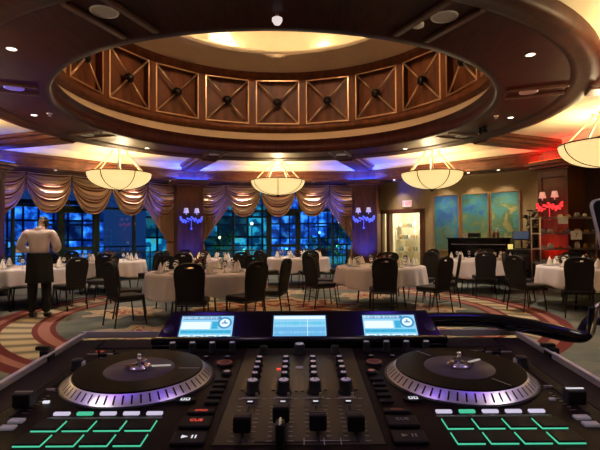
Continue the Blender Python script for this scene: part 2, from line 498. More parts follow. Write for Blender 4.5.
# baseboard and chair rail of the painting wall
for nm, z_, h_, d_ in (('baseboard_back_right', 0.08, 0.16, 0.03),):
    mb = MB(); mb.box(((-1.20+HALF)/2, AP-d_/2, z_), (HALF+1.20, d_, h_))
    o = mb.build(nm, M['wood'], bevel=.006); o.location = (CX, CY, 0); o.rotation_euler = (0, 0, rot_of(45)); tag(o, kind='structure')

# windows
def window(n, dg_, s0, s1, mull, door, z1=3.02):
    fr = MB(); y = AP + 0.06
    fr.box(((s0+s1)/2, y, z1-.04), (s1-s0, .1, .08)); fr.box(((s0+s1)/2, y, .06), (s1-s0, .1, .12))
    for s_ in [s0+.03] + mull + [s1-.03]: fr.box((s_, y, z1/2), (0.07, 0.12, z1))
    fr.box(((s0+s1)/2, y, 2.22), (s1-s0, .09, .07))
    fr.box(((s0+s1)/2, y, 0.86), (s1-s0, .06, .04))
    a, b = door
    for s_ in (a+.09, b-.09): fr.box((s_, y, 1.1), (0.12, 0.10, 2.2))
    fr.box(((a+b)/2, y, 2.12), (b-a, .10, .14)); fr.box(((a+b)/2, y, .2), (b-a, .10, .30))
    fr.box(((a+b)/2, y, 1.02), (b-a, .08, .10))
    o = fr.build('window_%d' % n, M['winframe'], bevel=0.006)
    o.location = (CX, CY, 0); o.rotation_euler = (0, 0, rot_of(dg_)); tag(o, kind='structure')
    ed = [s0] + mull + [s1]
    for i in range(len(ed)-1):
        p = MB(); p.box(((ed[i]+ed[i+1])/2, y+.01, z1/2), (ed[i+1]-ed[i], .008, z1-.06))
        p.build('pane', M['pane'], o)
    return o
window(1, 90, -2.75, 2.75, [-1.55, -0.38, 0.74, 1.90], (-0.38, 0.74))
window(2, 135, -3.1, 2.75, [-2.0, -0.84, 0.28, 1.44], (-0.84, 0.28))
# ------------------------------------------------------------------ doorway to the bright pantry
def at_wall(o, dg_, s_=0, off=0, z=0):
    o.location = wp(dg_, s_, off, z); o.rotation_euler = (0, 0, rot_of(dg_)); return o
fr = MB()
for s_ in (-2.50, -1.25): fr.box((s_, -.02, 1.09), (0.13, 0.2, 2.18))
fr.box((-1.875, -.02, 2.15), (1.38, 0.2, 0.13)); fr.box((-2.80, -.02, 1.09), (0.11, 0.18, 2.18)); fr.box((-2.68, -.02, 0.17), (0.16, .16, .34)); fr.box((-2.65, -.02, 2.15), (0.30, 0.18, .13))
at_wall(tag(fr.build('door_1', M['wood'], bevel=.01), kind='structure'), 45)
# the pantry beyond: a small white room with a lit ceiling panel
PW = mat('pantry_paint', (0.80, 0.74, 0.55), 0.6)
for nm, c_, d_ in (('wall_pantry_back', (-2.2, 2.66, 1.35), (2.6, .08, 2.7)), ('wall_pantry_left', (-3.5, 1.4, 1.35), (.08, 2.5, 2.7)), ('wall_pantry_right', (-0.9, 1.4, 1.35), (.08, 2.5, 2.7)), ('ceiling_pantry', (-2.2, 1.4, 2.74), (2.6, 2.5, .08))):
    mb = MB(); mb.box(c_, d_); at_wall(tag(mb.build(nm, PW), kind='structure'), 45)
mb = MB(); mb.box((-2.2, 1.4, -.05), (2.6, 2.5, .1)); at_wall(tag(mb.build('floor', mat('pantry_tile', (0.45, 0.40, 0.32), .4)), kind='structure'), 45).name = 'floor_pantry'
pl = MB(); pl.box((0, 0, 0), (1.2, 1.2, .04)); p = at_wall(pl.build('ceiling_light', emis('panel_light', (1, .93, .72), 14)), 45, -2.5, 1.4, 2.66)
tag(p, 'square lit ceiling panel inside the bright pantry doorway', 'ceiling light')
rk = thing('pantry_shelf', 'metal shelf stacked with pale crockery inside the bright doorway', 'shelf', wp(45, -3.0, 2.1), rot_of(45))
for x in (-.41, .41):
    for y in (-.18, .18): mb = MB(); mb.cyl((x, y, 0), (x, y, 1.9), .015, seg=6); mb.build('post', M['steel'], rk)
for i, z in enumerate((.3, .75, 1.2, 1.65)):
    mb = MB(); mb.box((0, 0, z), (.86, .4, .02)); mb.build('shelf_board', M['steel'], rk)
PC = [mat('crock_a', (.75, .68, .5), .4), mat('crock_b', (.55, .35, .15), .5), mat('crock_c', (.25, .28, .22), .5)]
for i, z in enumerate((.3, .75, 1.2, 1.65)):
    for j in range(4):
        mb = MB(); mb.lathe([(0, 0), (.07, 0), (.09, .06+.03*((i+j) % 3)), (.08, .15), (0, .15)], 14)
        o = mb.build('storage_jar', PC[(i*2+j) % 3]); a = wp(45, -3.0-.30+.20*j, 2.1, z+.011); o.location = a
        tag(o, 'small jar on the %s shelf inside the doorway' % ['lowest', 'second', 'third', 'top'][i], 'jar', 'jars on the %s pantry shelf' % ['lowest', 'second', 'third', 'top'][i])
# exit sign
ex = at_wall(thing('exit_sign', 'pale exit sign with red letters above the bright doorway', 'sign'), 45, -1.80, -.03, 2.39)
mb = MB(); mb.box((0, 0, 0), (.33, .05, .22)); mb.build('sign_box', mat('exit_panel', (.6, .45, .4), .5, emit=(1, .62, .52), estr=.35), ex, bevel=.008)
text_mesh('letters', 'EXIT', .15, emis('exit_red', (1, .08, .05), .9), ex, (0, -.029, 0), (rad(90), 0, 0))

# ------------------------------------------------------------------ night outside the windows
def lit_facade(name, wall_c, lit1, lit2, sx, sz, strength, dens=.5):
    m = mat(name, wall_c, .8); N, L, b = nodes(m)
    tc = N.new('ShaderNodeTexCoord'); sp = N.new('ShaderNodeSeparateXYZ'); L.new(tc.outputs['Object'], sp.inputs[0])
    ad = N.new('ShaderNodeMath'); ad.operation = 'ADD'; L.new(sp.outputs[0], ad.inputs[0]); L.new(sp.outputs[1], ad.inputs[1])
    cb = N.new('ShaderNodeCombineXYZ'); L.new(ad.outputs[0], cb.inputs[0]); L.new(sp.outputs[2], cb.inputs[1])
    br = N.new('ShaderNodeTexBrick'); br.offset = 0; br.inputs['Scale'].default_value = 1; br.inputs['Brick Width'].default_value = sx
    br.inputs['Row Height'].default_value = sz; br.inputs['Mortar Size'].default_value = sx*.08
    br.inputs['Color1'].default_value = (1, 1, 1, 1); br.inputs['Color2'].default_value = (0, 0, 0, 1); br.inputs['Mortar'].default_value = (0, 0, 0, 1)
    L.new(cb.outputs[0], br.inputs['Vector'])
    nz = N.new('ShaderNodeTexNoise'); nz.inputs['Scale'].default_value = 1.3; nz.inputs['Detail'].default_value = 5; L.new(cb.outputs[0], nz.inputs['Vector'])
    cr = N.new('ShaderNodeValToRGB'); e = cr.color_ramp.elements
    e[0].position = .47; e[0].color = (lit1[0]*.15, lit1[1]*.15, lit1[2]*.25, 1); e[1].position = .66; e[1].color = (*lit2, 1); x_ = e.new(.55); x_.color = (*lit1, 1); L.new(nz.outputs[0], cr.inputs[0])
    L.new(cr.outputs[0], b.inputs['Emission Color'])
    mu = N.new('ShaderNodeMath'); mu.operation = 'MULTIPLY'; mu.inputs[1].default_value = strength
    L.new(br.outputs['Color'], mu.inputs[0]); L.new(mu.outputs[0], b.inputs['Emission Strength'])
    return m
F1 = lit_facade('blue_facade', (.01, .03, .08), (.02, .20, .85), (.10, .50, 1.0), .9, 1.35, 2.0)
F2 = lit_facade('teal_facade', (.01, .05, .06), (.02, .42, .60), (.06, .34, .30), 1.1, 1.5, 1.7)
F3 = lit_facade('dim_facade', (.01, .03, .05), (.03, .12, .35), (.25, .28, .20), 1.2, 1.0, .55)
SLAB = mat('slab_paint', (.05, .12, .2), .7)
def far_building(x, y, w_, d_, h_, rz, m_, label, zb=-.2):
    t = thing('building', label, 'building', (x, y, zb), rz)
    mb = MB(); mb.box((0, 0, h_/2), (w_, d_, h_)); mb.build('facade', m_, t)
    mb = MB(); mb.box((0, 0, h_+.15), (w_+.4, d_+.4, .3)); mb.build('roof', M['blackmat'], t)
    mb = MB(); mb.box((w_*.2, -d_/2-.3, 2.4), (w_*.45, .7, .14)); mb.build('canopy', SLAB, t)
tg = MB(); tg.box((-5, 34, -.11), (110, 34, .1)); o = tg.build('floor', mat('terrace_paving', (.02, .03, .05), .25)); o.name = 'floor_terrace'; tag(o, kind='structure')
far_building(-5.6, 40, 9, 8, 5.2, rad(6), F2, 'low teal lit building seen through the left half of the back windows')
far_building(3.9, 49, 8, 8, 6.5, rad(-8), F1, 'blue lit building seen through the glass door of the back windows')
far_building(12.0, 40, 6, 8, 4.0, rad(-12), F2, 'low teal lit building seen through the right half of the back windows')
far_building(-33, 46, 12, 8, 7.5, rad(35), F1, 'tall bright blue lit building behind the left windows')
far_building(-17, 36, 7, 6, 3.8, rad(28), F1, 'low blue lit building behind the middle of the left windows')
far_building(-38, 28, 10, 9, 5.0, rad(40), F3, 'dim building at the far left behind the waiter')
pool = MB(); pool.box((2, 28, -.03), (14, 7, .06)); tag(pool.build('water_pool', mat('lit_pool', (.02, .3, .35), .05, emit=(.03, .55, .60), estr=.5)), 'glowing teal pool on the terrace behind the back windows', 'pool')
pool = MB(); pool.box((-16, 25, -.03), (7, 6, .06), rz=rad(45)); tag(pool.build('water_pool', mat('lit_pool_blue', (.02, .1, .4), .05, emit=(.02, .20, .85), estr=.6)), 'glowing blue pool on the terrace behind the left windows', 'pool')
def railing(name, p0, p1, label):
    p0 = Vector(p0); p1 = Vector(p1); t = thing(name, label, 'railing', p0, atan2((p1-p0).y, (p1-p0).x)); L_ = (p1-p0).length
    mb = MB(); mb.box((L_/2, 0, 1.05), (L_, .07, .05)); mb.box((L_/2, 0, .12), (L_, .04, .04)); mb.box((L_/2, 0, .6), (L_, .03, .03)); mb.build('rail', M['winframe'], t)
    nb = int(L_/.55)
    mb = MB(); mb.box((0, 0, .52), (.04, .04, 1.06)); b0 = mb.build('baluster', M['winframe'], t)
    for i in range(1, nb+1): q = copy_tree(b0, t); q.location = (i*L_/nb, 0, 0)
railing('terrace_railing', (-4, 19.2, -.06), (4.4, 19.2, -.06), 'dark metal railing on the terrace behind the back windows')
railing('terrace_railing', (-13.5, 13.2, -.06), (-5.0, 19.0, -.06), 'dark metal railing on the terrace behind the left windows')
def bush(x, y, h_, seed, label, col_):
    t = tag(empty('garden_shrub', (x, y, -.06)), label, 'shrub'); g = random.Random(seed); mb = MB()
    for k in range(230):
        a = g.uniform(0, 6.28); z = g.uniform(.1, 1)*h_; r_ = g.uniform(0, .55)*sqrt(max(.05, 1-(z/h_-.45)**2*2.2))*h_*.8
        p = Vector((r_*cos(a), r_*sin(a), z)); d = Vector((g.uniform(-1, 1), g.uniform(-1, 1), g.uniform(-.3, 1))).normalized(); s_ = d.cross(Vector((0, .3, 1))).normalized()*.05; q = p + d*g.uniform(.12, .26)
        mb.add([p, (p+q)/2+s_, q, (p+q)/2-s_], [(0, 1, 2, 3)])
    mb.build('foliage', mat('shrub_leaf_%d' % seed, col_, .6), t, merge=False)
    mb = MB(); mb.cyl((0, 0, 0), (0, 0, h_*.5), .04, .02, seg=8); mb.build('stem', M['winframe'], t)
for x, y, h_, sd_, lb, c_, lc_ in ((-2.3, 20.4, 1.5, 1, 'green lit shrub outside at the left end of the back windows', (.05, .22, .08), (.2, 1, .45)), (1.5, 20.6, 1.3, 2, 'teal lit shrub outside right of the glass door', (.04, .2, .12), (.1, .9, .8)),
        (2.7, 20.2, 1.7, 3, 'green lit shrub outside at the right end of the back windows', (.05, .2, .08), (.3, 1, .3)), (-9.9, 17.6, 1.5, 4, 'blue lit shrub outside behind the left windows', (.05, .15, .15), (.1, .4, 1)), (-12.6, 16.2, 1.8, 5, 'dim shrub outside behind the waiter', (.04, .1, .06), (.1, .4, 1))):
    bush(x, y, h_, sd_, lb, c_)
    light('garden_spot', 'POINT', (x-.3, y-.9, .25), 22, lc_, shadow_soft_size=.05)
# terrace lanterns
rng = random.Random(3)
LC = [((1, .85, .5), 5, 'warm'), ((.1, 1, .45), 3, 'green'), ((.2, .5, 1), 4, 'blue'), ((1, .12, .45), 3, 'pink')]
LM = [emis('lantern_glow_'+c[2], c[0], c[1]) for c in LC]
lan = [(-2.6, 21.5, 1.3, 0), (-1.6, 22.5, .7, 1), (-1.15, 21.0, 1.9, 0), (1.9, 22, 1.5, 2), (2.6, 21, .9, 1), (2.95, 23, 2.0, 0), (-9.6, 18.9, 1.6, 3), (-12.9, 19.2, 1.0, 2), (-14.5, 17.5, .8, 0), (-9.0, 20.5, .8, 0), (-10.8, 21.0, 1.2, 2), (.4, 23.5, .7, 1)]
for i, (x, y, z, c) in enumerate(lan):
    t = thing('garden_lamp', '%s garden lamp glowing %s' % (LC[c][2], ['low at the left end of the back windows', 'low behind the left part of the back windows', 'high behind the left part of the back windows', 'right of the glass door outside', 'low behind the right part of the back windows', 'high at the right end of the back windows', 'behind the right part of the left windows', 'just right of the waiter outside', 'behind the waiter outside', 'low behind the right part of the left windows', 'behind the glass door of the left windows', 'low behind the central glass door'][i]), 'lamp', (x, y, -.06))
    mb = MB(); mb.cyl((0, 0, 0), (0, 0, z), .025, seg=6); mb.build('pole', M['winframe'], t)
    mb = MB(); mb.ball((0, 0, z+.06), .065, 10, 6); mb.build('globe', LM[c], t)

# ------------------------------------------------------------------ paintings
def painting(i, s_, m_, label):
    t = at_wall(thing('abstract_painting', label, 'painting'), 45, s_, -.035, 1.73)
    w_, h_ = .80, 1.70
    mb = MB(); mb.box((0, 0, 0), (w_-.03, .03, h_-.03)); mb.build('canvas', m_, t)
    mb = MB()
    for x in (-w_/2, w_/2): mb.box((x, 0, 0), (.03, .06, h_+.03))
    for z in (-h_/2, h_/2): mb.box((0, 0, z), (w_+.03, .06, .03))
    mb.build('frame', M['gilt'], t, bevel=.004)
def paint_mat(name, cols, off):
    m = mat(name, rough=.5); N, L, b = nodes(m)
    tc = N.new('ShaderNodeTexCoord'); mp = N.new('ShaderNodeMapping'); mp.inputs['Location'].default_value = (off, off*.7, off*1.3)
    L.new(tc.outputs['Object'], mp.inputs[0])
    nz = N.new('ShaderNodeTexNoise'); nz.inputs['Scale'].default_value = 2.6; nz.inputs['Detail'].default_value = 12; nz.inputs['Distortion'].default_value = .8
    nz.inputs['Roughness'].default_value = .65
    L.new(mp.outputs[0], nz.inputs['Vector'])
    sp = N.new('ShaderNodeSeparateXYZ'); L.new(tc.outputs['Object'], sp.inputs[0])
    ma = N.new('ShaderNodeMath'); ma.operation = 'MULTIPLY_ADD'; ma.inputs[1].default_value = -.13; L.new(sp.outputs[2], ma.inputs[0]); L.new(nz.outputs[0], ma.inputs[2])
    cr = N.new('ShaderNodeValToRGB'); e = cr.color_ramp.elements
    for p, c in cols[1:-1]: x = e.new(p); x.color = (*c, 1)
    e[0].position = cols[0][0]; e[0].color = (*cols[0][1], 1); e[len(e)-1].position = cols[-1][0]; e[len(e)-1].color = (*cols[-1][1], 1)
    L.new(ma.outputs[0], cr.inputs[0]); L.new(cr.outputs[0], b.inputs['Base Color'])
    return m
BL, TE, GR, YE, DK = (.02, .07, .24), (.03, .18, .22), (.07, .15, .07), (.28, .27, .09), (.03, .05, .06)
painting(0, -.44, paint_mat('paint_blue', [(.30, BL), (.42, (.03, .11, .30)), (.50, TE), (.58, (.10, .18, .16)), (.68, GR)], 3.1), 'tall gold framed abstract painting, mostly blue, nearest the doorway')
painting(1, .47, paint_mat('paint_teal', [(.30, BL), (.42, TE), (.50, GR), (.58, (.10, .16, .07)), (.68, (.20, .22, .08))], 8.4), 'tall gold framed abstract painting in teal and green, middle of the three')
painting(2, 1.335, paint_mat('paint_green', [(.30, (.04, .16, .22)), (.42, (.07, .24, .21)), (.50, GR), (.58, YE), (.70, (.34, .33, .13))], 12.2), 'tall gold framed abstract painting in green and yellow, nearest the red column')

# ------------------------------------------------------------------ columns with sconces and coloured floor uplights
def make_column():
    t = thing('wood_column', '', 'column')
    mb = MB(); mb.box((0, 0, 1.6), (.84, .60, 2.90)); 
    for x in (-.36, .36): mb.box((x, -.31, 1.6), (.12, .04, 2.7))
    for z in (.32, 2.86): mb.box((0, -.31, z), (.60, .04, .18))
    mb.build('shaft', M['wood'], t, bevel=.01)
    mb = MB(); mb.box((0, 0, .12), (.96, .72, .24)); mb.box((0, 0, .26), (.90, .66, .04)); mb.build('base', M['wood'], t, bevel=.012)
    mb = MB(); mb.box((0, 0, 2.98), (.92, .68, .06)); mb.box((0, -.04, 3.05), (1.10, .84, .08)); mb.box((0, -.08, 3.12), (1.22, .96, .06)); mb.build('capital', M['beamwood'], t, bevel=.01)
    mb = MB(); mb.box((0, 0, 3.32), (.84, .60, .36)); mb.build('neck', M['wood'], t)
    return t
colp = make_column()
cols = [(112.5, 'wooden column washed in blue light between the left and back windows'), (67.5, 'wooden column washed in blue light left of the bright doorway'),
        (22.5, 'wooden column washed in red light right of the paintings'), (157.5, 'wooden column with blue light at the far left end of the left windows')]
for i, (dg_, lb) in enumerate(cols):
    o = colp if i == 0 else copy_tree(colp)
    place(o, pol(7.72, dg_), rot_of(dg_), lb, 'wood columns round the room')
    o['group'] = 'wood columns round the room'
def shade_mat(n, c, s): return mat(n, (.7, .6, .5), .6, emit=c, estr=s)
def sconce(dg_, label, shade_m, metal_m, crystal_m):
    c = pol(7.40, dg_, 1.98 if dg_ > 30 else 2.13)
    t = tag(empty('wall_sconce', c, rot_of(dg_)), label, 'wall lamp')
    mb = MB(); mb.lathe([(0, -.03), (.07, -.02), (.07, 0), (0, .0)], 16, M=Matrix.Rotation(rad(90), 4, 'X')); mb.build('backplate', metal_m, t)
    for s_ in (-1, 1):
        mb = MB(); pts = []
        for k in range(9):
            a = k/8*pi; pts.append((s_*(.02 + .15*k/8), -.05 - .10*sin(a/2), -.08*sin(a) + .0))
        pts.append((s_*.17, -.15, .06)); mb.tube(pts, .012, 8); mb.lathe([(0, 0), (.05, .01), (.02, .02)], 12, (s_*.17, -.15, .05)); mb.build('arm', metal_m, t)
        mb = MB(); mb.lathe([(.085, 0), (.055, .15)], 16, (s_*.17, -.15, .13)); mb.cyl((s_*.17, -.15, .06), (s_*.17, -.15, .16), .012, seg=8); mb.build('lamp_shade', shade_m, t, solid=.004)
    mb = MB()
    for k in range(25):
        a = k/24*pi; x = -.34*cos(a); z = -.09*sin(a*2)**2 - .01 - .035*((k*7) % 3)
        mb.ball((x, -.12-.04*sin(a), z), .034, 8, 6)
        if k % 3 == 0: mb.ball((x*.8, -.15, z-.09), .024, 8, 6)
    mb.cyl((0, -.12, -.08), (0, -.12, -.36), .010, seg=6); mb.ball((0, -.12, -.38), .035, 8, 6)
    mb.build('crystal_garland', crystal_m, t)
    return t
BM = mat('dark_bronze_arm', (.05, .04, .05), .3, .8)
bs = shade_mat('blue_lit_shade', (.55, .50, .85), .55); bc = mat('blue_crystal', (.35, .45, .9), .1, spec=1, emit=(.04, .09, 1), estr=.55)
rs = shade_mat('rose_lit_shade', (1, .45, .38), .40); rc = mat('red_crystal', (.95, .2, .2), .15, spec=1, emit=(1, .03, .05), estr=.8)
sconce(112.5, 'twin shade wall sconce with blue lit crystals on the column left of the back windows', bs, BM, bc)
sconce(67.5, 'twin shade wall sconce with blue lit crystals on the column beside the doorway', bs, BM, bc)
sconce(22.5, 'twin shade wall sconce with glowing red crystals on the red lit column', rs, BM, rc)
def uplight(dg_, col_, e, label, r_=6.95, off=0, tr=7.6, tz=3.1, ang=80):
    c = pol(r_, dg_); t = tag(empty('stage_uplight', c, rot_of(dg_)), label, 'uplight')
    mb = MB(); mb.lathe([(.0, .05), (.085, .05), (.10, .08), (.10, .24), (.085, .26)], 16); mb.build('housing', M['black'], t)
    mb = MB(); mb.lathe([(0, .245), (.085, .245)], 16); mb.build('lens', emis('lens_'+t.name, col_, 4), t)
    mb = MB(); mb.box((0, 0, .025), (.24, .14, .05)); mb.build('bracket', M['blackmat'], t)
    tgt = pol(tr, dg_, tz)
    l = light('lamp', 'SPOT', (c[0], c[1], .30), e, col_, target=tgt, spot_size=rad(ang), spot_blend=.8, shadow_soft_size=.07)
    l.parent = t; l.matrix_parent_inverse = (Matrix.Translation(c) @ Matrix.Rotation(rot_of(dg_), 4, 'Z')).inverted()
BLU = (.02, .05, 1.0); RED = (1.0, .02, .02); PUR = (.12, .03, 1.0)
uplight(112.5, BLU, 420, 'floor uplight shining blue at the foot of the column left of the back windows')
uplight(67.5, BLU, 800, 'floor uplight shining blue at the foot of the column beside the doorway')
uplight(22.5, RED, 190, 'floor uplight shining red at the foot of the column behind the rack')
uplight(157.5, BLU, 420, 'floor uplight shining blue at the far left end of the left windows')
uplight(202.5, (.10, .03, 1), 620, 'floor uplight shining violet on the left side of the room', r_=6.4, tr=4.6, tz=3.5, ang=52)
uplight(-22.5, (1, .04, .03), 190, 'floor uplight shining red on the right side of the room', r_=6.4, tr=4.7, tz=3.5, ang=50)

# ------------------------------------------------------------------ curtains
CM = mat('gold_taffeta', rough=.42, sheen=.3)
N_, L_, b_ = nodes(CM)
b_.inputs['Base Color'].default_value = (.58, .37, .20, 1)
def stripe_curtain():
    m = mat('striped_satin', rough=.52); N, L, b = nodes(m)
    tc = N.new('ShaderNodeTexCoord'); sp = N.new('ShaderNodeSeparateXYZ'); L.new(tc.outputs['UV'], sp.inputs[0])
    a = N.new('ShaderNodeMath'); a.operation = 'MULTIPLY'; a.inputs[1].default_value = 9; L.new(sp.outputs[1], a.inputs[0])
    f = N.new('ShaderNodeMath'); f.operation = 'FRACT'; L.new(a.outputs[0], f.inputs[0])
    cr = N.new('ShaderNodeValToRGB'); cr.color_ramp.interpolation = 'CONSTANT'; e = cr.color_ramp.elements
    e[0].position = 0; e[0].color = (.78, .54, .38, 1); e[1].position = .68; e[1].color = (.18, .05, .035, 1)
    L.new(f.outputs[0], cr.inputs[0]); L.new(cr.outputs[0], b.inputs['Base Color'])
    return m
M['swag'] = stripe_curtain()
def uv_grid(name, fn, nu, nv, m_, uvf=None, solid=.01, parent=None):
    mb = MB(); mb.grid(fn, nu, nv); o = mb.build(name, m_, parent, merge=False, recalc=False, solid=solid)
    uv = o.data.uv_layers.new(name='uv')
    for poly in o.data.polygons:
        for li, vi in zip(poly.loop_indices, poly.vertices):
            i, j = vi % (nu+1), vi // (nu+1); uv.data[li].uv = (i/nu, j/nv)
    return o
def make_swag():
    W_, D_, top = 1.15, 1.02, 0.0
    def fn(u, v):
        x = (u-.5)*2                       # -1..1
        sag = (1-abs(x)**2.6)
        z = -v*(D_*(.34+.66*sag)) - .02
        f = sin(v*2*pi*6.0 + .4)           # swooping folds follow v lines
        depth = .06 + .13*sag*sin(pi*min(1, v*1.0)) + .045*f*(.35+.65*sag)
        narrow = 1 - .02*v*(abs(x))
        zz = z - .03*sag*sin(v*2*pi*6.0 + 1.6)
        return (x*W_/2*narrow, -depth, zz)
    o = uv_grid('swag_valance', fn, 28, 66, M['swag'], solid=.006)
    tag(o, '', 'valance')
    mb = MB(); 
    pts = [];  
    for i in range(29):
        p = fn(i/28, 1.0); pts.append((p[0], p[1], p[2]-.015))
    mb.tube(pts, .022, 6); mb.build('trim_cord', CM, o)
    return o
sw = make_swag()
ordn = ['first', 'second', 'third', 'fourth', 'fifth']
first = True
for dg_, wn, nm in ((135, 'left windows', 'swagged valances over the left windows'), (90, 'back windows', 'swagged valances over the back windows')):
    for i in range(5):
        o = sw if first else copy_tree(sw); first = False
        at_wall(o, dg_, -2.36+1.18*i, -.15, 3.12)
        o['label'] = 'striped gold swag valance, %s from the left over the %s' % (ordn[i], wn); o['group'] = nm
def make_drape(mir):
    # hangs from the top, pulled towards the column and tied at waist height
    def fn(u, v):
        z = 2.98*(1-v) + .06
        tz = 1.15
        if z > tz:
            k = (z-tz)/(2.98-tz+.06); inner = .16 + 1.35*k
            outer = -.06 + .0*k
        else:
            k = (tz-z)/tz; inner = .16 + .14*k**.6; outer = -.06 - .10*k**.6
        x = outer + (inner-outer)*u
        y = -.05 - .030*cos(u*2*pi*8) - .012*sin(u*40+v*3)
        return (mir*x, y, z)
    o = uv_grid('side_curtain', fn, 96, 30, CM, solid=.006); tag(o, '', 'curtain')
    def lift(p): return p
    mb = MB(); mb.lathe([(.12, -.03), (.14, 0), (.12, .03)], 16, M=Matrix.Translation((mir*.05, -.06, 1.17)) @ Matrix.Diagonal((1, .5, 1, 1))); mb.build('tieback', mat('tieback_braid', (.25, .08, .04), .6), o)
    return o
for mir, dg_, s_, lb in ((-1, 135, 2.72, 'striped gold side curtain tied back at the right end of the left windows'), (1, 90, -2.72, 'gold side curtain tied back at the left end of the back windows'),
                    (-1, 90, 2.72, 'gold side curtain tied back at the right end of the back windows'), (1, 135, -2.95, 'gold side curtain tied back at the far left end of the left windows')):
    o = make_drape(mir); at_wall(o, dg_, s_, -.02, 0); o['label'] = lb; o['group'] = 'tied side curtains at the windows'

# ------------------------------------------------------------------ bowl chandeliers
ALAB = mat('alabaster', (.8, .7, .5), .5, emit=(1.0, .73, .30), estr=.95)
RODM = mat('cream_rod', (.75, .62, .42), .4)
def make_chandelier():
    t = thing('bowl_chandelier', '', 'chandelier')
    pr = [(.82*sin(pi/2*(1-i/14)) if i else .82, 3.06 - .43*(1-cos(pi/2*i/14))*0 - .43*sin(pi/2*i/14)**1.25) for i in range(15)]
    pr = []
    for i in range(15):
        a = pi/2*i/14; pr.append((.82*cos(a)**.9 if i < 14 else 0.001, 3.06 - .43*sin(a)))
    mb = MB(); mb.lathe(pr, 48); mb.build('bowl', ALAB, t, solid=.012)
    for k in range(6):
        a = rad(90) + k*pi/3; mb = MB()
        mb.tube([((r_+.008)*cos(a), (r_+.008)*sin(a), z_-.004) for r_, z_ in pr], .013, 6); mb.build('rib', M['blackmat'], t)
    mb = MB(); mb.lathe([(.80, 3.05), (.835, 3.05), (.835, 3.075), (.80, 3.075), (.80, 3.05)], 48); mb.build('rim_band', M['rosette'], t)
    mb = MB(); mb.lathe([(0, 2.55), (.03, 2.56), (.05, 2.60), (.02, 2.63), (.07, 2.645)], 16); mb.build('finial', M['blackmat'], t)
    for k in range(6):
        a = rad(60) + k*pi/3; mb = MB(); mb.cyl((.72*cos(a), .72*sin(a), 3.06), (.20*cos(a), .20*sin(a), 3.62), .015, seg=8); mb.build('rod', RODM, t)
        mb = MB(); mb.cyl((.20*cos(a), .20*sin(a), 3.615), (.20*cos(a), .20*sin(a), Z_TRAY), .045, seg=12); mb.build('ceiling_cup', RODM, t)
    d = bpy.data.lights.new('bulb', 'POINT'); d.energy = 95; d.color = (1, .76, .46); d.shadow_soft_size = .12
    l = bpy.data.objects.new('bulb', d); COL.objects.link(l); l.location = (0, 0, 3.0); l.parent = t
    return t
ch = make_chandelier()
for i, (dg_, lb) in enumerate([(90, 'glowing cream bowl chandelier in front of the back windows'), (135, 'glowing cream bowl chandelier in front of the left windows'),
                               (45, 'glowing cream bowl chandelier in front of the doorway and paintings'), (0, 'large glowing cream bowl chandelier at the right edge'),
                               (180, 'glowing cream bowl chandelier at the far left side'), (-45, 'glowing cream bowl chandelier near at the right side'), (225, 'glowing cream bowl chandelier near at the left side')]):
    o = ch if i == 0 else copy_tree(ch)
    place(o, (pol(6.02, dg_) if dg_ else (6.25, 8.82, 0)) if dg_ < 900 else (0, -1.0, 0), rad(dg_)-pi/2, lb, 'bowl chandeliers round the dome')

# ------------------------------------------------------------------ ceiling fittings
DLE = emis('downlight_glow', (1, .86, .66), 9)
def make_downlight():
    t = thing('recessed_downlight', '', 'downlight')
    mb = MB(); mb.lathe([(.045, 0), (.050, -.008), (.062, -.008), (.064, 0)], 20); mb.build('trim_ring', M['white'], t)
    mb = MB(); mb.lathe([(0, -.003), (.046, -.003)], 20); mb.build('lens', DLE, t)
    return t
dl = make_downlight(); firstd = True
def downlight(p, label, group, e=0, ang=70, tgt=None, col_=(1, .82, .68)):
    global firstd
    o = dl if firstd else copy_tree(dl); firstd = False
    place(o, p, 0, label, group)
    if e:
        l = light('beam', 'SPOT', (0, 0, -.03), e, col_, spot_size=rad(ang), spot_blend=.6, shadow_soft_size=.05, parent=o)
        if tgt is not None:
            l.rotation_euler = (Vector(tgt) - Vector(p)).to_track_quat('-Z', 'Y').to_euler()
WH = {270: 'nearest the top edge', 225: 'in the upper left of the dark ring', -45: 'in the upper right of the dark ring', 180: 'at the left side of the dark ring', 0: 'at the right side of the dark ring', 135: 'left of the dome towards the back', 45: 'right of the dome towards the back', 90: 'behind the dome towards the back windows'}
for dg_ in (225, -45, 180, 0, 135, 45, 90):
    downlight(pol(4.39 if dg_ not in (135, 45) else 4.6, dg_, Z_SOF), 'small round recessed downlight ' + WH[dg_], 'downlights in the ring', 120, 80, tgt=pol(4.5 if dg_ in (225, -45) else 3.9, dg_, 0))
for i, s_ in enumerate((-2.36, -1.18, 1.18, 2.36)):
    for dg_, wn in ((90, 'back windows'), (135, 'left windows')):
        downlight(wp(dg_, s_, -.62, 3.155), 'small downlight, %s from the left over the %s' % (ordn[i], wn), 'downlights over the windows', 30, 75, tgt=wp(dg_, s_, -.10, 1.2))
for i, s_ in enumerate((-2.0, -.44, .47, 1.335, 2.4)):
    downlight(wp(45, s_, -.50, 3.155), 'small downlight, %s from the left over the painting wall' % ordn[i], 'downlights over the painting wall', 34, 75, tgt=wp(45, s_, 0, 1.7))
GM = mat('speaker_grille', (.42, .40, .42), .6)
sp_ = None
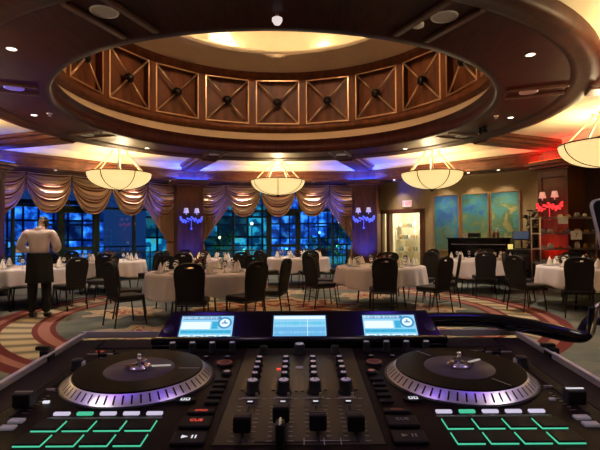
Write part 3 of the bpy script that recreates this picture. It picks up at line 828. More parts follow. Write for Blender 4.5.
for dg_, r_, lb in ((247.5, 4.42, 'large round ceiling speaker at the upper left'), (292.5, 4.42, 'large round ceiling speaker near the top right of centre'), (-22.5, 4.2, 'round ceiling speaker in the band right of the dome'),
                (202.5, 4.2, 'round ceiling speaker at the left edge of the ceiling'), (112.5, 4.5, 'round ceiling speaker above the left blue column'), (67.5, 4.5, 'round ceiling speaker above the right blue column'),
                (157.5, 4.45, 'round ceiling speaker left of the dome'), (22.5, 4.45, 'round ceiling speaker right of the dome towards the back')):
    if sp_ is None:
        sp_ = thing('ceiling_speaker', '', 'speaker')
        mb = MB(); mb.lathe([(.115, 0), (.118, -.010), (.135, -.010), (.138, 0)], 32); mb.build('rim', M['white'], sp_)
        mb = MB(); mb.lathe([(0, -.009), (.06, -.009), (.116, -.006)], 32); mb.build('grille', GM, sp_); o = sp_
    else: o = copy_tree(sp_)
    place(o, pol(r_, dg_, Z_SOF - .0), 0, lb, 'ceiling speakers in the ring')
for dg_, lb in ((182, 'small grey sprinkler head left of the dome'), (-2, 'small grey sprinkler head right of the dome')):
    t = tag(empty('sprinkler', pol(4.05, dg_, Z_SOF)), lb, 'sprinkler', 'sprinkler heads')
    mb = MB(); mb.lathe([(.0, -.0), (.05, -.004), (.05, -.012), (.02, -.02), (.02, -.05), (.035, -.055), (0, -.06)], 16); mb.build('head', M['steel'], t)
t = tag(empty('hanging_bulb', pol(4.12, 270, Z_SOF)), 'small white bulb fitting hanging above the dome rim at top centre', 'ceiling lamp')
mb = MB(); mb.cyl((0, 0, 0), (0, 0, -.05), .018, seg=10); mb.build('stem', M['steel'], t)
mb = MB(); mb.lathe([(.012, -.045), (.05, -.06), (.052, -.085), (.03, -.12), (0, -.13)], 16); mb.build('globe', mat('opal_glass', (.8, .75, .75), .3, emit=(1, .85, .85), estr=.75), t)
t = tag(empty('smoke_detector', pol(4.18, 290.6, Z_SOF)), 'small pale smoke detector beside the large ceiling speaker at top', 'smoke detector')
mb = MB(); mb.lathe([(.062, 0), (.06, -.03), (.03, -.045), (0, -.045)], 20); mb.build('cover', M['white'], t)
for i, dx in enumerate((0, .12)):
    c = pol(4.30, 12 - dx*16, Z_SOF); t = tag(empty('ceiling_camera', c), ['black dome camera under the ring right of the dome, nearer the back', 'black dome camera under the ring right of the dome, nearer the front'][i], 'camera', 'black dome cameras')
    mb = MB(); mb.cyl((0, 0, 0), (0, 0, -.06), .05, seg=16); mb.build('mount', M['black'], t)
    mb = MB(); mb.ball((0, 0, -.09), .055, 14, 8); mb.build('dome', M['blackgloss'], t)

for dg_, c_, e_, lb in ((112.5, BLU, 48, 'blue light bar on the capital of the column left of the back windows'), (67.5, BLU, 48, 'blue light bar on the capital of the column beside the doorway'), (157.5, BLU, 40, 'blue light bar on the capital at the far left'), (22.5, RED, 20, 'red light bar on the capital of the red lit column')):
    c = pol(7.20, dg_, 3.151); t = tag(empty('light_bar', c, rot_of(dg_)), lb, 'light bar')
    mb = MB(); mb.box((0, 0, .014), (1.0, .07, .028)); mb.build('housing', M['black'], t)
    mb = MB(); mb.box((0, -.01, .034), (.98, .06, .012)); mb.build('tube', emis('bar_glow_'+t.name, (c_[0]+.05, c_[1]+.12, c_[2]), 1.6), t)
    l = light('strip', 'AREA', (0, -.06, .06), e_, c_, shape='RECTANGLE', size=.95, size_y=.08, parent=t); l.rotation_euler = (rad(180-35), 0, 0)
for x_, y_, e_, c_, lb in ((-3.0, .5, 420, PUR, 'added unseen uplight shining violet left of the DJ stand'), (3.0, .5, 300, PUR, 'added unseen uplight shining violet right of the DJ stand')):
    t = tag(empty('stage_uplight', (x_, y_, 0)), lb, 'uplight')  # out of view, added to tint the ceiling that platters and hood reflect
    mb = MB(); mb.lathe([(.0, .05), (.085, .05), (.10, .08), (.10, .24), (.085, .26)], 16); mb.build('housing', M['black'], t)
    mb = MB(); mb.lathe([(0, .245), (.085, .245)], 16); mb.build('lens', emis('lens_'+t.name, c_, 4), t)
    mb = MB(); mb.box((0, 0, .025), (.24, .14, .05)); mb.build('bracket', M['blackmat'], t)
    light('lamp', 'SPOT', (0, 0, .30), e_, c_, rot=(rad(180), 0, 0), spot_size=rad(50), spot_blend=.8, shadow_soft_size=.07, parent=t)
for x_, y_, sx_, sy_, c_, s_, lb in ((-.56, .45, .15, .34, (.16, .06, 1), 9, 'added narrow violet reflection panel on the ceiling left above the DJ stand'), (.56, .45, .15, .34, (.12, .06, 1), 9, 'added narrow violet reflection panel on the ceiling right above the DJ stand'), (-1.15, .45, .40, .34, (.30, .05, .8), 6, 'added wide purple reflection panel on the ceiling left above the DJ stand'), (1.15, .45, .40, .34, (.30, .05, .8), 6, 'added wide purple reflection panel on the ceiling right above the DJ stand'), (-1.9, -.1, .7, .7, (1, .86, .84), 10, 'added square white reflection panel left above the DJ stand'), (1.9, -.1, .7, .7, (1, .86, .84), 10, 'added square white reflection panel right above the DJ stand')):
    t = tag(empty('reflection_panel', (x_, y_, Z_TRAY)), lb, 'ceiling light')  # unseen glow panels added for reflections in the platter rings and hood
    mb = MB(); mb.box((0, 0, -.02), (sx_+.05, sy_+.05, .04)); mb.build('housing', M['white'], t)
    mb = MB(); mb.box((0, 0, -.044), (sx_, sy_, .006)); mb.build('diffuser', emis('panel_'+t.name, c_, s_), t)
# warm cove lamps hidden behind the oculus lip and one bright wall washer
for k in range(8):
    light('cove_lamp', 'POINT', pol(2.84, 22.5+45*k, 5.93), 8, (1, .74, .46), shadow_soft_size=.05)
t = tag(empty('added_cupola_globe', (CX, CY, 0)), 'added unseen glowing globe high inside the cupola of the dome', 'ceiling lamp')  # unseen globe added to brighten the wall above the oculus
mb = MB(); mb.cyl((0, 0, 7.1), (0, 0, 7.69), .012, seg=8); mb.build('cord', M['black'], t)
mb = MB(); mb.ball((0, 0, 6.95), .16, 20, 12); gl_ = mb.build('globe', emis('globe_glow', (1, .75, .42), 20), t)
light('bulb', 'POINT', (0, 0, 6.70), 300, (1, .74, .48), shadow_soft_size=.12, parent=t)
light('cove_washer', 'SPOT', pol(2.2, 113, 6.15), 120, (1, .82, .55), target=pol(2.95, 117, 6.05), spot_size=rad(45), spot_blend=.3, shadow_soft_size=.03)
for k in range(6):
    a = 30 + 60*k
    light('dome_fill_spot', 'SPOT', pol(3.2, a, 5.60), 30, (1, .62, .34), target=pol(3.7, a+180, 4.6), spot_size=rad(110), spot_blend=.9, shadow_soft_size=.1)  # added fill spots without a fixture, they warm the coffer panels
# ------------------------------------------------------------------ banquet chairs
def make_chair():
    t = thing('banquet_chair', '', 'chair')     # faces +y, origin on the floor under the seat
    mb = MB()
    pts = rrect(.45, .44, .07, 4); mb.prism(pts, .40, .47)
    mb.build('seat', M['seatfab'], t, bevel=.018)
    # backrest with a grip slot near the top
    bm = bmesh.new()
    out = []
    for x, z in [(-.17, -.02), (-.205, .20), (-.215, .36), (-.20, .44), (-.165, .485), (-.10, .51), (0, .52), (.10, .51), (.165, .485), (.20, .44), (.215, .36), (.205, .20), (.17, -.02)]:
        out.append((x, z))
    hole = rrect(.13, .030, .012, 3); hole = [(x, z + .455) for x, z in hole]
    es = []
    for loop in (out, hole):
        vs = [bm.verts.new((x, 0, z)) for x, z in loop]
        es += [bm.edges.new((vs[i], vs[(i+1) % len(vs)])) for i in range(len(vs))]
    bmesh.ops.triangle_fill(bm, use_beauty=True, use_dissolve=False, edges=es)
    me = bpy.data.meshes.new('backrest'); bm.to_mesh(me); bm.free(); me.materials.append(M['chairfab'])
    b = bpy.data.objects.new('backrest', me); COL.objects.link(b); b.parent = t
    b.location = (0, -.20, .47); b.rotation_euler = (rad(9), 0, 0)
    s = b.modifiers.new('s', 'SOLIDIFY'); s.thickness = .05; s.offset = 0
    mb = MB()
    for x in (-.19, .19): mb.cyl((x, -.19, .385), (x, .18, .385), .012, seg=6)
    for y in (-.19, .18): mb.cyl((-.19, y, .385), (.19, y, .385), .012, seg=6)
    mb.build('seat_frame', M['chairmetal'], t)
    for x in (-1, 1):
        mb = MB(); mb.cyl((x*.19, .18, .40), (x*.205, .235, 0), .0125, .011, seg=6); mb.build('leg', M['chairmetal'], t)
        mb = MB(); mb.tube([(x*.19, -.235, .62), (x*.19, -.205, .42), (x*.20, -.27, 0)], .0125, 6); mb.build('leg', M['chairmetal'], t)
    mb = MB(); mb.cyl((-.2, -.24, .22), (.2, -.24, .22), .008, seg=6)
    mb.build('stretcher', M['chairmetal'], t)
    return t
chair0 = make_chair(); chair_used = [False]
def put_chair(x, y, rz, label, group):
    o = copy_tree(chair0) if chair_used[0] else chair0
    chair_used[0] = True
    return place(o, (x, y, 0), rz, label, group)

# ------------------------------------------------------------------ table settings (first of each kind, then copies)
def proto_napkin():
    mb = MB()
    n = 10; vs = [(0, 0, .17)]
    for i in range(n):
        a = 2*pi*i/n; r_ = .050 if i % 2 else .076
        vs.append((r_*cos(a), r_*sin(a)*.7, 0))
    for i in range(n):
        a = 2*pi*i/n; r_ = .028 if i % 2 else .045
        vs.append((r_*cos(a), r_*sin(a)*.7, .10))
    fs = [(1+i, 1+(i+1) % n, n+1+(i+1) % n, n+1+i) for i in range(n)] + [(n+1+i, n+1+(i+1) % n, 0) for i in range(n)]
    mb.add(vs, fs); return tag(mb.build('folded_napkin', M['napkin']), '', 'napkin')
def proto_glass():
    mb = MB(); mb.lathe([(0, 0), (.034, .002), (.008, .012), (.006, .08), (.012, .09), (.036, .115), (.041, .15), (.034, .195), (.031, .195), (.037, .15), (.032, .118), (0, .096)], 14)
    return tag(mb.build('wine_glass', M['glassware']), '', 'glass')
def proto_plate():
    mb = MB(); mb.lathe([(0, .004), (.08, .004), (.13, .016), (.132, .020), (.08, .009), (0, .009)], 24)
    return tag(mb.build('dinner_plate', mat('china', (.75, .72, .68), .2)), '', 'plate')
def proto_centre():
    t = thing('table_centrepiece', '', 'centrepiece')
    mb = MB(); mb.lathe([(0, 0), (.07, .0), (.10, .05), (.085, .09), (0, .085)], 16); mb.build('bowl', M['rosette'], t)
    mb = MB(); g = random.Random(5)
    for k in range(46):
        a = g.uniform(0, 2*pi); el = g.uniform(.1, 1.4); L_ = g.uniform(.10, .20)
        d = Vector((cos(a)*cos(el), sin(a)*cos(el), sin(el))); p = Vector((0, 0, .08)) + d*.02; q = p + d*L_
        s_ = d.cross(Vector((0, 0, 1))).normalized()*.028; m_ = (p+q)/2 + Vector((0, 0, .01))
        mb.add([p, m_ + s_, q, m_ - s_], [(0, 1, 2, 3)])
    mb.build('leaves', mat('dark_foliage', (.03, .022, .015), .6), t, merge=False)
    mb = MB()
    for k in range(7):
        a = 2*pi*k/7; mb.ball((.08*cos(a), .08*sin(a), .15 + .02*(k % 3)), .028, 8, 6)
    mb.build('flowers', mat('dark_red_flowers', (.16, .03, .03), .7), t)
    mb = MB(); mb.cyl((.16, .05, 0), (.16, .05, .07), .03, seg=12); mb.build('votive_glass', mat('votive', (.6, .4, .2), .2, emit=(1, .5, .15), estr=1.0), t)
    return t
P_ = {'n': proto_napkin(), 'g': proto_glass(), 'p': proto_plate(), 'c': proto_centre()}
usedp = set()
def setp(k, loc, rz, label, group):
    o = copy_tree(P_[k]) if k in usedp else P_[k]
    usedp.add(k); return place(o, loc, rz, label, group)

def table_cloth(name, R, hem, seed, folds=17):
    g = random.Random(seed); ph = [g.uniform(0, 6.28) for _ in range(4)]
    mb = MB(); na = 144; prof = []
    rings = [0, .5, .9, .985, 1.0] ; vs = []; ks = 14
    def pt(a, k):
        if k < 4: r_ = R*rings[k+1] - (.012 if k == 3 else 0); z = .760 if k < 3 else .757
        else:
            t = (k-4)/(ks-5); w_ = sin(folds*a+ph[0])*.6 + sin((folds*1.7//1)*a+ph[1])*.3 + sin(5*a+ph[2])*.3
            r_ = R + .006 + t**.8*(.035 + .038*w_); z = .752 - t*(.752-hem) + t*.045*sin(4*a+ph[3])
        return (r_*cos(a), r_*sin(a), z)
    vs = [(0, 0, .760)]
    for k in range(ks):
        for i in range(na): vs.append(pt(2*pi*i/na, k))
    fs = [(0, 1+i, 1+(i+1) % na) for i in range(na)]
    for k in range(ks-1):
        for i in range(na):
            j = (i+1) % na; fs.append((1+k*na+i, 1+(k+1)*na+i, 1+(k+1)*na+j, 1+k*na+j))
    mb.add(vs, fs, 0, True)
    return mb.build(name, M['cloth'], merge=False, solid=.004)

BEAR = ['far side', 'far right side', 'right side', 'near right side', 'near side', 'near left side', 'left side', 'far left side']
def full_table(x, y, R, who, seats, seed, settings=8, twist=None):
    """seats: list of (bearing index or angle in degrees clockwise from far, extra distance, twist, label words)"""
    t = thing('banquet_table', 'round banquet table under the white cloth, %s' % who, 'table', (x, y, 0), seed, 'round banquet tables')
    mb = MB(); mb.cyl((0, 0, .725), (0, 0, .750), R-.01, seg=48); mb.build('tabletop', mat('plywood_top', (.3, .2, .1), .6), t)
    for k in range(4):
        a = pi/4 + k*pi/2; mb = MB(); mb.cyl((R*.6*cos(a), R*.6*sin(a), 0), (R*.5*cos(a), R*.5*sin(a), .725), .016, seg=8); mb.build('leg', M['chairmetal'], t)
    c = table_cloth('tablecloth', R, .40, seed); c.location = (x, y, 0); c.rotation_euler = (0, 0, seed*1.3)
    tag(c, 'white cloth draped over the table %s' % who, 'tablecloth', 'white round tablecloths')
    g = random.Random(seed)
    for k in range(settings):
        b = 2*pi*(k+.5)/settings + g.uniform(-.08, .08); dx, dy = sin(b), cos(b); wh = BEAR[int(((k+.5)/settings*8)+.5) % 8]
        zt = .7635
        lab = ', %s of the table %s' % (wh, who)
        setp('p', (x+dx*(R-.22), y+dy*(R-.22), zt), 0, 'white plate' + lab, 'plates on the table %s' % who)
        setp('n', (x+dx*(R-.22), y+dy*(R-.22), zt+.010), -b, 'standing napkin' + lab, 'napkins on the table %s' % who)
        b2 = b + .24; r2 = R-.34
        setp('g', (x+sin(b2)*r2, y+cos(b2)*r2, zt), 0, 'wine glass' + lab, 'glasses on the table %s' % who)
    setp('c', (x, y, .7635), seed, 'dark leafy centrepiece on the table %s' % who, 'table centrepieces')
    for st in seats:
        bd, ex, tw = st[:3]
        b = rad(bd); d = R + .325 + max(0, ex - .25)*.5
        put_chair(x + sin(b)*d, y + cos(b)*d, pi - b + rad(tw), 'black banquet chair at the %s of the table %s' % (st[3] if len(st) > 3 else BEAR[int(round(bd/45)) % 8], who), 'chairs at the table %s' % who)
TT = [
 (-1.31, 8.15, .88, 'left of centre', [(176, .22, -4), (240, .2, 14), (278, .2, 20), (138, .20, 6), (98, .2, -12), (35, .1, 0), (325, .1, 0)], 3),
 (1.98, 9.25, .84, 'right of centre', [(190, .18, 4), (145, .35, 0), (100, .35, -10), (262, .30, 20), (300, .3, 0), (20, .1, 0), (60, .15, 0)], 8),
 (4.85, 11.35, .88, 'in front of the paintings', [(200, .12, 6), (248, .3, 0), (330, .1, 0), (30, .1, 0)], 12),
 (5.75, 8.6, .90, 'at the right edge', [(222, .20, 10), (262, .45, 8), (180, .15, -6), (310, .2, 0), (20, .15, 0)], 17),
 (-4.95, 9.95, .92, 'beside the waiter', [(125, .15, 0), (185, .2, 8), (80, .35, -12), (230, .2, 0), (300, .1, 0)], 21),
 (-4.25, 12.35, .85, 'by the left windows', [(110, .2, 0), (165, .25, 0), (215, .15, 0), (60, .15, 0), (300, .1, 0)], 26),
 (.55, 13.3, .85, 'by the back windows', [(225, .2, 0), (170, .2, 0), (115, .25, 8), (280, .2, 0), (30, .1, 0)], 31),
 (-1.9, 12.4, .85, 'by the left blue column', [(190, .2, 0), (135, .2, 0), (330, .1, 0)], 35),
]
for a in TT: full_table(*a)

# ------------------------------------------------------------------ upright piano under the paintings, and things on it
pn = at_wall(thing('upright_piano', 'long black upright piano standing under the paintings', 'piano'), 45, .80, -.62)
mb = MB(); mb.box((0, .10, .64), (1.78, .36, 1.20)); mb.build('case', M['blackgloss'], pn, bevel=.01)
mb = MB(); mb.box((0, .09, 1.25), (1.84, .42, .035)); mb.build('lid', M['blackgloss'], pn, bevel=.008)
mb = MB(); mb.box((0, -.22, .66), (1.70, .30, .10)); mb.box((0, -.20, .74), (1.70, .26, .03)); mb.build('key_shelf', M['blackgloss'], pn, bevel=.008)
for x in (-.84, .84):
    mb = MB(); mb.box((x, -.20, .32), (.09, .09, .64)); mb.box((x, -.13, .05), (.10, .40, .10)); mb.build('leg', M['blackgloss'], pn, bevel=.008)
mb = MB(); mb.box((0, -.092, 1.08), (1.55, .012, .018)); mb.build('fall_strip', M['steel'], pn)
def on_piano(dx, z=1.2685): return wp(45, .80+dx, -.54, z)
t = tag(empty('number_card', on_piano(-.42), rot_of(45)), 'small white number card on top of the piano', 'card')
mb = MB(); mb.box((0, 0, .07), (.13, .012, .14)); mb.build('card', M['white'], t)
text_mesh('number', '8', .10, M['blackmat'], t, (0, -.008, .07), (rad(90), 0, 0))
t = tag(empty('table_radio', on_piano(-.16), rot_of(45)), 'small black box with a rounded top on the piano', 'radio')
mb = MB(); mb.box((0, 0, .08), (.34, .16, .13)); mb.build('body', M['black'], t, bevel=.03)
mb = MB()
for x in (-.13, .13): mb.cyl((x, 0, 0), (x, 0, .02), .02, seg=8)
mb.build('feet', M['blackmat'], t)
for i, dx in enumerate((.40, .50)):
    t = tag(empty('wooden_bottle', on_piano(dx)), ['brown bottle on the piano, left one of the pair', 'brown bottle on the piano, right one of the pair'][i], 'bottle', 'brown bottles on the piano')
    mb = MB(); mb.lathe([(0, 0), (.042, 0), (.042, .16), (.018, .20), (.016, .25), (0, .25)], 14); mb.build('body', mat('brown_bottle_%d' % i, (.22, .09, .03), .3), t)
    mb = MB(); mb.cyl((0, 0, .25), (0, 0, .27), .018, seg=10); mb.build('cap', M['gilt'], t)

# till stand and tall plant between piano and red column
sd = tag(empty('till_stand', wp(45, 2.15, -1.3), rot_of(45)), 'black service stand with a tilted screen right of the piano', 'cabinet')
mb = MB(); mb.box((0, 0, .5), (.56, .42, .90)); mb.box((0, 0, .965), (.60, .48, .03)); mb.build('body', M['black'], sd, bevel=.006)
mb = MB(); mb.box((0, 0, .025), (.52, .38, .05)); mb.build('plinth', M['blackmat'], sd)
for x in (-.138, .138):
    d = MB(); d.box((x, -.218, .5), (.26, .02, .82)); dd_ = d.build('door', M['blackgloss'], sd); hh = MB(); hh.cyl((x-.1*(1 if x > 0 else -1), -.236, .45), (x-.1*(1 if x > 0 else -1), -.236, .6), .006, seg=6); hh.build('handle', M['steel'], dd_)
ti = tag(empty('till_screen', wp(45, 2.15, -1.27, .981), rot_of(45)), 'tilted dark till screen on top of the black service stand', 'monitor')
mb = MB(); mb.box((0, .02, .012), (.24, .20, .024)); mb.cyl((0, .04, .02), (0, .04, .24), .02, seg=10); mb.build('foot', M['black'], ti)
mb = MB(); mb.box((0, 0, 0), (.40, .035, .28)); o = mb.build('display', M['black'], ti, bevel=.008); o.location = (0, 0, .34); o.rotation_euler = (rad(-38), 0, rad(12))
mb = MB(); mb.box((0, -.0185, 0), (.35, .002, .23)); q = mb.build('screen', mat('dim_screen', (.02, .03, .05), .15, emit=(.1, .2, .35), estr=.25), o)
sl = tag(empty('tea_light', wp(45, 1.93, -1.40, .981)), 'small yellow glowing light on the service stand beside the till screen', 'candle')
mb = MB(); mb.cyl((0, 0, 0), (0, 0, .12), .055, .06, seg=14); mb.build('glass', mat('yellow_votive', (.7, .6, .2), .3, emit=(.9, .7, .18), estr=.9), sl)
pt_ = tag(empty('potted_plant', wp(45, 2.25, -.42)), 'tall dark leafy potted plant against the red column', 'plant')
mb = MB(); mb.lathe([(0, 0), (.16, 0), (.21, .38), (.19, .38), (.17, .33), (0, .33)], 20); mb.build('pot', M['rosette'], pt_)
g = random.Random(11); mb = MB(); lf = MB()
for k in range(9):
    a = g.uniform(0, 6.28); h_ = g.uniform(1.5, 2.15); top = Vector((cos(a)*.14, sin(a)*.14, h_))
    b0 = Vector((cos(a)*.05, sin(a)*.05, .33)); mb.tube([b0, (b0+top)/2 + Vector((cos(a), sin(a), 0))*.03, top], .010, 5)
    for q in range(34):
        f_ = g.uniform(.25, 1.0); p = b0.lerp(top, f_); a2 = g.uniform(0, 6.28); el = g.uniform(-.2, .8); L2 = g.uniform(.15, .24)
        d = Vector((cos(a2)*cos(el), sin(a2)*cos(el), sin(el))); s_ = d.cross(Vector((0, 0, 1))).normalized()*L2*.26
        mid = p + d*L2*.5 + Vector((0, 0, .02)); tip = p + d*L2 - Vector((0, 0, .03)); lf.add([p, mid+s_, tip, mid-s_], [(0, 1, 2, 3)])
mb.build('stems', mat('plant_stem', (.05, .04, .02), .7), pt_); lf.build('foliage', mat('plant_leaf', (.02, .035, .012), .5), pt_, merge=False)

# steel rack in front of the red column
rk = thing('steel_rack', 'open steel rack in front of the red lit column', 'rack', (6.55, 10.55, 0), rad(-6))
RW, RD = 1.45, .46
for x in (-1, 1):
    for y in (-1, 1):
        mb = MB(); mb.cyl((x*RW/2, y*RD/2, 0), (x*RW/2, y*RD/2, 1.74), .016, seg=8); mb.build('post', M['steel'], rk)
RZ = (.35, .70, 1.02, 1.37, 1.72)
for z in RZ:
    mb = MB(); mb.box((0, 0, z), (RW, RD, .012)); mb.box((0, -RD/2, z), (RW, .016, .035)); mb.box((0, RD/2, z), (RW, .016, .035)); mb.build('shelf', M['steel'], rk)
def on_rack(x, y, z): return tuple(Matrix.Translation((6.55, 10.55, 0)) @ Matrix.Rotation(rad(-6), 4, 'Z') @ Vector((x, y, z+.007)))
for i, (x, z, lb, ch_, sz) in enumerate([(-.24, 1.72-.11, 'white card sign hung on the top shelf edge of the steel rack', '', .17), (.04, 1.37-.10, 'white number sign hung on the second shelf edge of the steel rack', '7', .19)]):
    t = tag(empty('shelf_sign', on_rack(x, -RD/2-.02, z), rad(-6)), lb, 'sign')
    mb = MB(); mb.box((0, 0, .05), (sz*1.25, .006, sz)); mb.build('card', M['white'], t)
    if ch_: text_mesh('number', ch_, .14, M['blackmat'], t, (0, -.0045, .05), (rad(90), 0, 0))
g = random.Random(9)
RM = [mat('ware_white', (.65, .6, .55), .4), mat('ware_grey', (.2, .2, .22), .4), mat('ware_amber', (.4, .2, .06), .3)]
nm_s = {1.72: 'top', 1.37: 'second', 1.02: 'third', .70: 'fourth'}
for z in (1.72, 1.37, 1.02, .70):
    for j in range(7):
        x = -.58 + j*.19 + g.uniform(-.02, .02); hh_ = g.uniform(.07, .16); r_ = g.uniform(.04, .07)
        if z == 1.72 and j < 2: continue
        mb = MB(); mb.lathe([(0, 0), (r_, 0), (r_*1.1, hh_*.5), (r_*.7, hh_), (r_*.5, hh_), (0, .01)], 14); o = mb.build('serving_pot', RM[(j*2+int(z*10)) % 3]); o.location = on_rack(x, 0, z)
        tag(o, 'small serving pot, %s from the left on the %s shelf of the steel rack' % (['first', 'second', 'third', 'fourth', 'fifth', 'sixth', 'seventh'][j], nm_s[z]), 'pot', 'serving pots on the steel rack')

# ------------------------------------------------------------------ the waiter
def skin(name, verts, edges, radii, m_, parent=None, sub=2, root=0):
    me = bpy.data.meshes.new(name); me.from_pydata(verts, edges, []); me.update()
    o = bpy.data.objects.new(name, me); COL.objects.link(o)
    if parent: o.parent = parent
    me.materials.append(m_)
    sk = o.modifiers.new('skin', 'SKIN'); sk.use_smooth_shade = True; sk.branch_smoothing = .6
    for i, r_ in enumerate(radii):
        d = me.skin_vertices[0].data[i]; d.radius = (r_, r_) if isinstance(r_, (int, float)) else r_; d.use_root = (i == root)
    ss = o.modifiers.new('sub', 'SUBSURF'); ss.levels = sub; ss.render_levels = sub
    return o
SK = mat('skin', (.28, .15, .10), .55); SHIRT = vary(mat('white_shirt', rough=.75), (.82, .72, .70), (.88, .79, .77), nscale=7, bump=.25)
TRO = mat('black_trousers', (.010, .010, .013), .8); HAIR = mat('black_hair', (.008, .006, .005), .5); SHOE = mat('black_leather', (.01, .01, .01), .3)
man = tag(empty('person', (-4.05, 8.35, 0), rad(6)), 'person seen from behind in white shirt and long black apron, holding a plate', 'person')
# facing +y; z up
V = [(0, 0, .98), (0, -.01, 1.12), (0, -.015, 1.28), (0, 0, 1.42), (0, .02, 1.50), (0, .08, 1.555), (0, .13, 1.61), (0, .14, 1.655)]
E = [(0, 1), (1, 2), (2, 3), (3, 4), (4, 5), (5, 6), (6, 7)]
Rr = [(.15, .11), (.135, .10), (.155, .11), (.15, .095), (.06, .06), (.055, .06), (.078, .095), (.065, .08)]
for s_ in (-1, 1):
    n = len(V)
    hx = .30 if s_ < 0 else .25
    V += [(s_*.19, -.005, 1.44), (s_*.285, -.04, 1.19), (s_*(.25 if s_ < 0 else .20), .19, 1.13), (s_*(.23 if s_ < 0 else .15), .26, 1.14)]
    E += [(3, n), (n, n+1), (n+1, n+2), (n+2, n+3)]; Rr += [.062, .048, .033, .028]
    n = len(V)
    V += [(s_*.095, 0, .90), (s_*.105, .01, .50), (s_*.11, -.02, .10), (s_*.115, .03, .045), (s_*.12, .13, .03)]
    E += [(0, n), (n, n+1), (n+1, n+2), (n+2, n+3), (n+3, n+4)]; Rr += [.088, .058, .04, .038, .03]
body = skin('body', V, E, Rr, SK, man)
# face and ears on the far side of the head, hair over the back
HM = Matrix.Translation((0, .055, -.075)) @ Matrix.Translation((0, .06, 1.60)) @ Matrix.Rotation(rad(-24), 4, 'X') @ Matrix.Translation((0, -.06, -1.60))
mb = MB(); mb.ball((0, .062, 1.685), .103, 18, 14, sc=(.86, 1.0, 1.16))
hair = mb.build('hair', HAIR, man); hair.data.transform(HM)
fc = MB(); fc.ball((0, .085, 1.655), .092, 16, 12, sc=(.80, .98, 1.18)); fc.ball((0, .178, 1.648), .016, 8, 6, sc=(.8, 1, 1.5))
for s_ in (-1, 1): fc.ball((s_*.082, .065, 1.648), .022, 8, 6, sc=(.45, .8, 1.3))
fc.build('face', SK, man).data.transform(HM)
mb = MB()
for s_ in (-1, 1): mb.ball((s_*.03, .168, 1.672), .010, 8, 6)
mb.build('eyes', M['blackmat'], man).data.transform(HM)
mb = MB(); mb.box((0, .168, 1.612), (.045, .012, .008)); mb.build('mouth', mat('lips', (.25, .08, .07), .5), man).data.transform(HM)
def hand(s_, wrist, fwd, par):
    w_ = Vector(wrist); f = Vector(fwd).normalized(); sd = f.cross(Vector((0, 0, 1))).normalized()
    V2 = [w_, w_ + f*.05, w_ + f*.085]; E2 = [(0, 1), (1, 2)]; R2 = [.024, .032, .030]
    for k in range(4):
        n = len(V2); o_ = sd*(-.027+.018*k); L3 = (.035, .042, .040, .030)[k]
        V2 += [w_+f*.095+o_, w_+f*(.095+L3)+o_+Vector((0, 0, -.012)), w_+f*(.095+L3*1.4)+o_+Vector((0, 0, -.035))]
        E2 += [(2, n), (n, n+1), (n+1, n+2)]; R2 += [.010, .009, .0075]
    n = len(V2); V2 += [w_+f*.045+sd*(-.045*s_)+Vector((0, 0, .01)), w_+f*.085+sd*(-.052*s_)+Vector((0, 0, .0))]; E2 += [(1, n), (n, n+1)]; R2 += [.011, .009]
    return skin('hand', [tuple(v) for v in V2], E2, R2, SK, par)
hand(-1, (-.235, .25, 1.14), (.25, 1, -.05), man); hand(1, (.155, .25, 1.14), (-.35, 1, -.05), man)
# shirt
V = [(0, -.005, 1.03), (0, -.02, 1.14), (0, -.025, 1.28), (0, -.01, 1.41), (0, .015, 1.475)]
E = [(0, 1), (1, 2), (2, 3), (3, 4)]; Rr = [(.155, .125), (.175, .14), (.195, .145), (.165, .12), (.075, .07)]
for s_ in (-1, 1):
    n = len(V); V += [(s_*.20, -.01, 1.435), (s_*.30, -.045, 1.185), (s_*(.262 if s_ < 0 else .212), .15, 1.135), (s_*(.24 if s_ < 0 else .17), .215, 1.138)]
    E += [(3, n), (n, n+1), (n+1, n+2), (n+2, n+3)]; Rr += [.088, .078, .058, .050]
skin('shirt', V, E, Rr, SHIRT, man)
mb = MB(); mb.lathe([(.075, 1.485), (.066, 1.53), (.062, 1.535), (.070, 1.48)], 20, (0, .03, 0)); mb.build('collar', SHIRT, man)
V = [(0, 0, 1.00), (0, 0, .93)]; E = [(0, 1)]; Rr = [(.165, .125), (.15, .12)]
for s_ in (-1, 1):
    n = len(V); V += [(s_*.10, 0, .82), (s_*.11, .005, .50), (s_*.115, -.015, .20), (s_*.118, -.01, .075)]; E += [(1, n), (n, n+1), (n+1, n+2), (n+2, n+3)]; Rr += [.105, .085, .072, .075]
skin('trousers', V, E, Rr, TRO, man)
mb = MB()
def apr(u, v):
    a = rad(200) * (u-.5) - pi/2; fl = 1 + .12*v + .04*v*sin(u*34)
    return (.195*fl*cos(a), .155*fl*sin(a), 1.09 - .50*v)
mb.grid(apr, 60, 12); mb.build('apron', TRO, man, merge=False, solid=.006)
mb = MB(); mb.lathe([(.188, 1.04), (.192, 1.08), (.186, 1.085)], 32, M=Matrix.Diagonal((1, .80, 1, 1))); mb.build('apron_band', TRO, man, solid=.004)
for s_ in (-1, 1):
    mb = MB(); mb.ball((s_*.12, .06, .045), .05, 14, 10, sc=(.95, 2.5, .9)); mb.ball((s_*.118, -.02, .06), .05, 12, 8, sc=(1, 1, 1)); mb.build('shoe', SHOE, man)
Mm = Matrix.Translation((-4.05, 8.35, 0)) @ Matrix.Rotation(rad(6), 4, 'Z')
mb = MB(); mb.lathe([(0, 0), (.09, 0), (.15, .018), (.152, .022), (.09, .006), (0, .006)], 28); o = mb.build('plate_in_hand', mat('held_china', (.8, .74, .70), .25)); o.location = Mm @ Vector((-.27, .36, 1.165)); tag(o, 'white plate held at waist height by the waiter', 'plate')
o.name = 'serving_plate'
mb = MB(); 
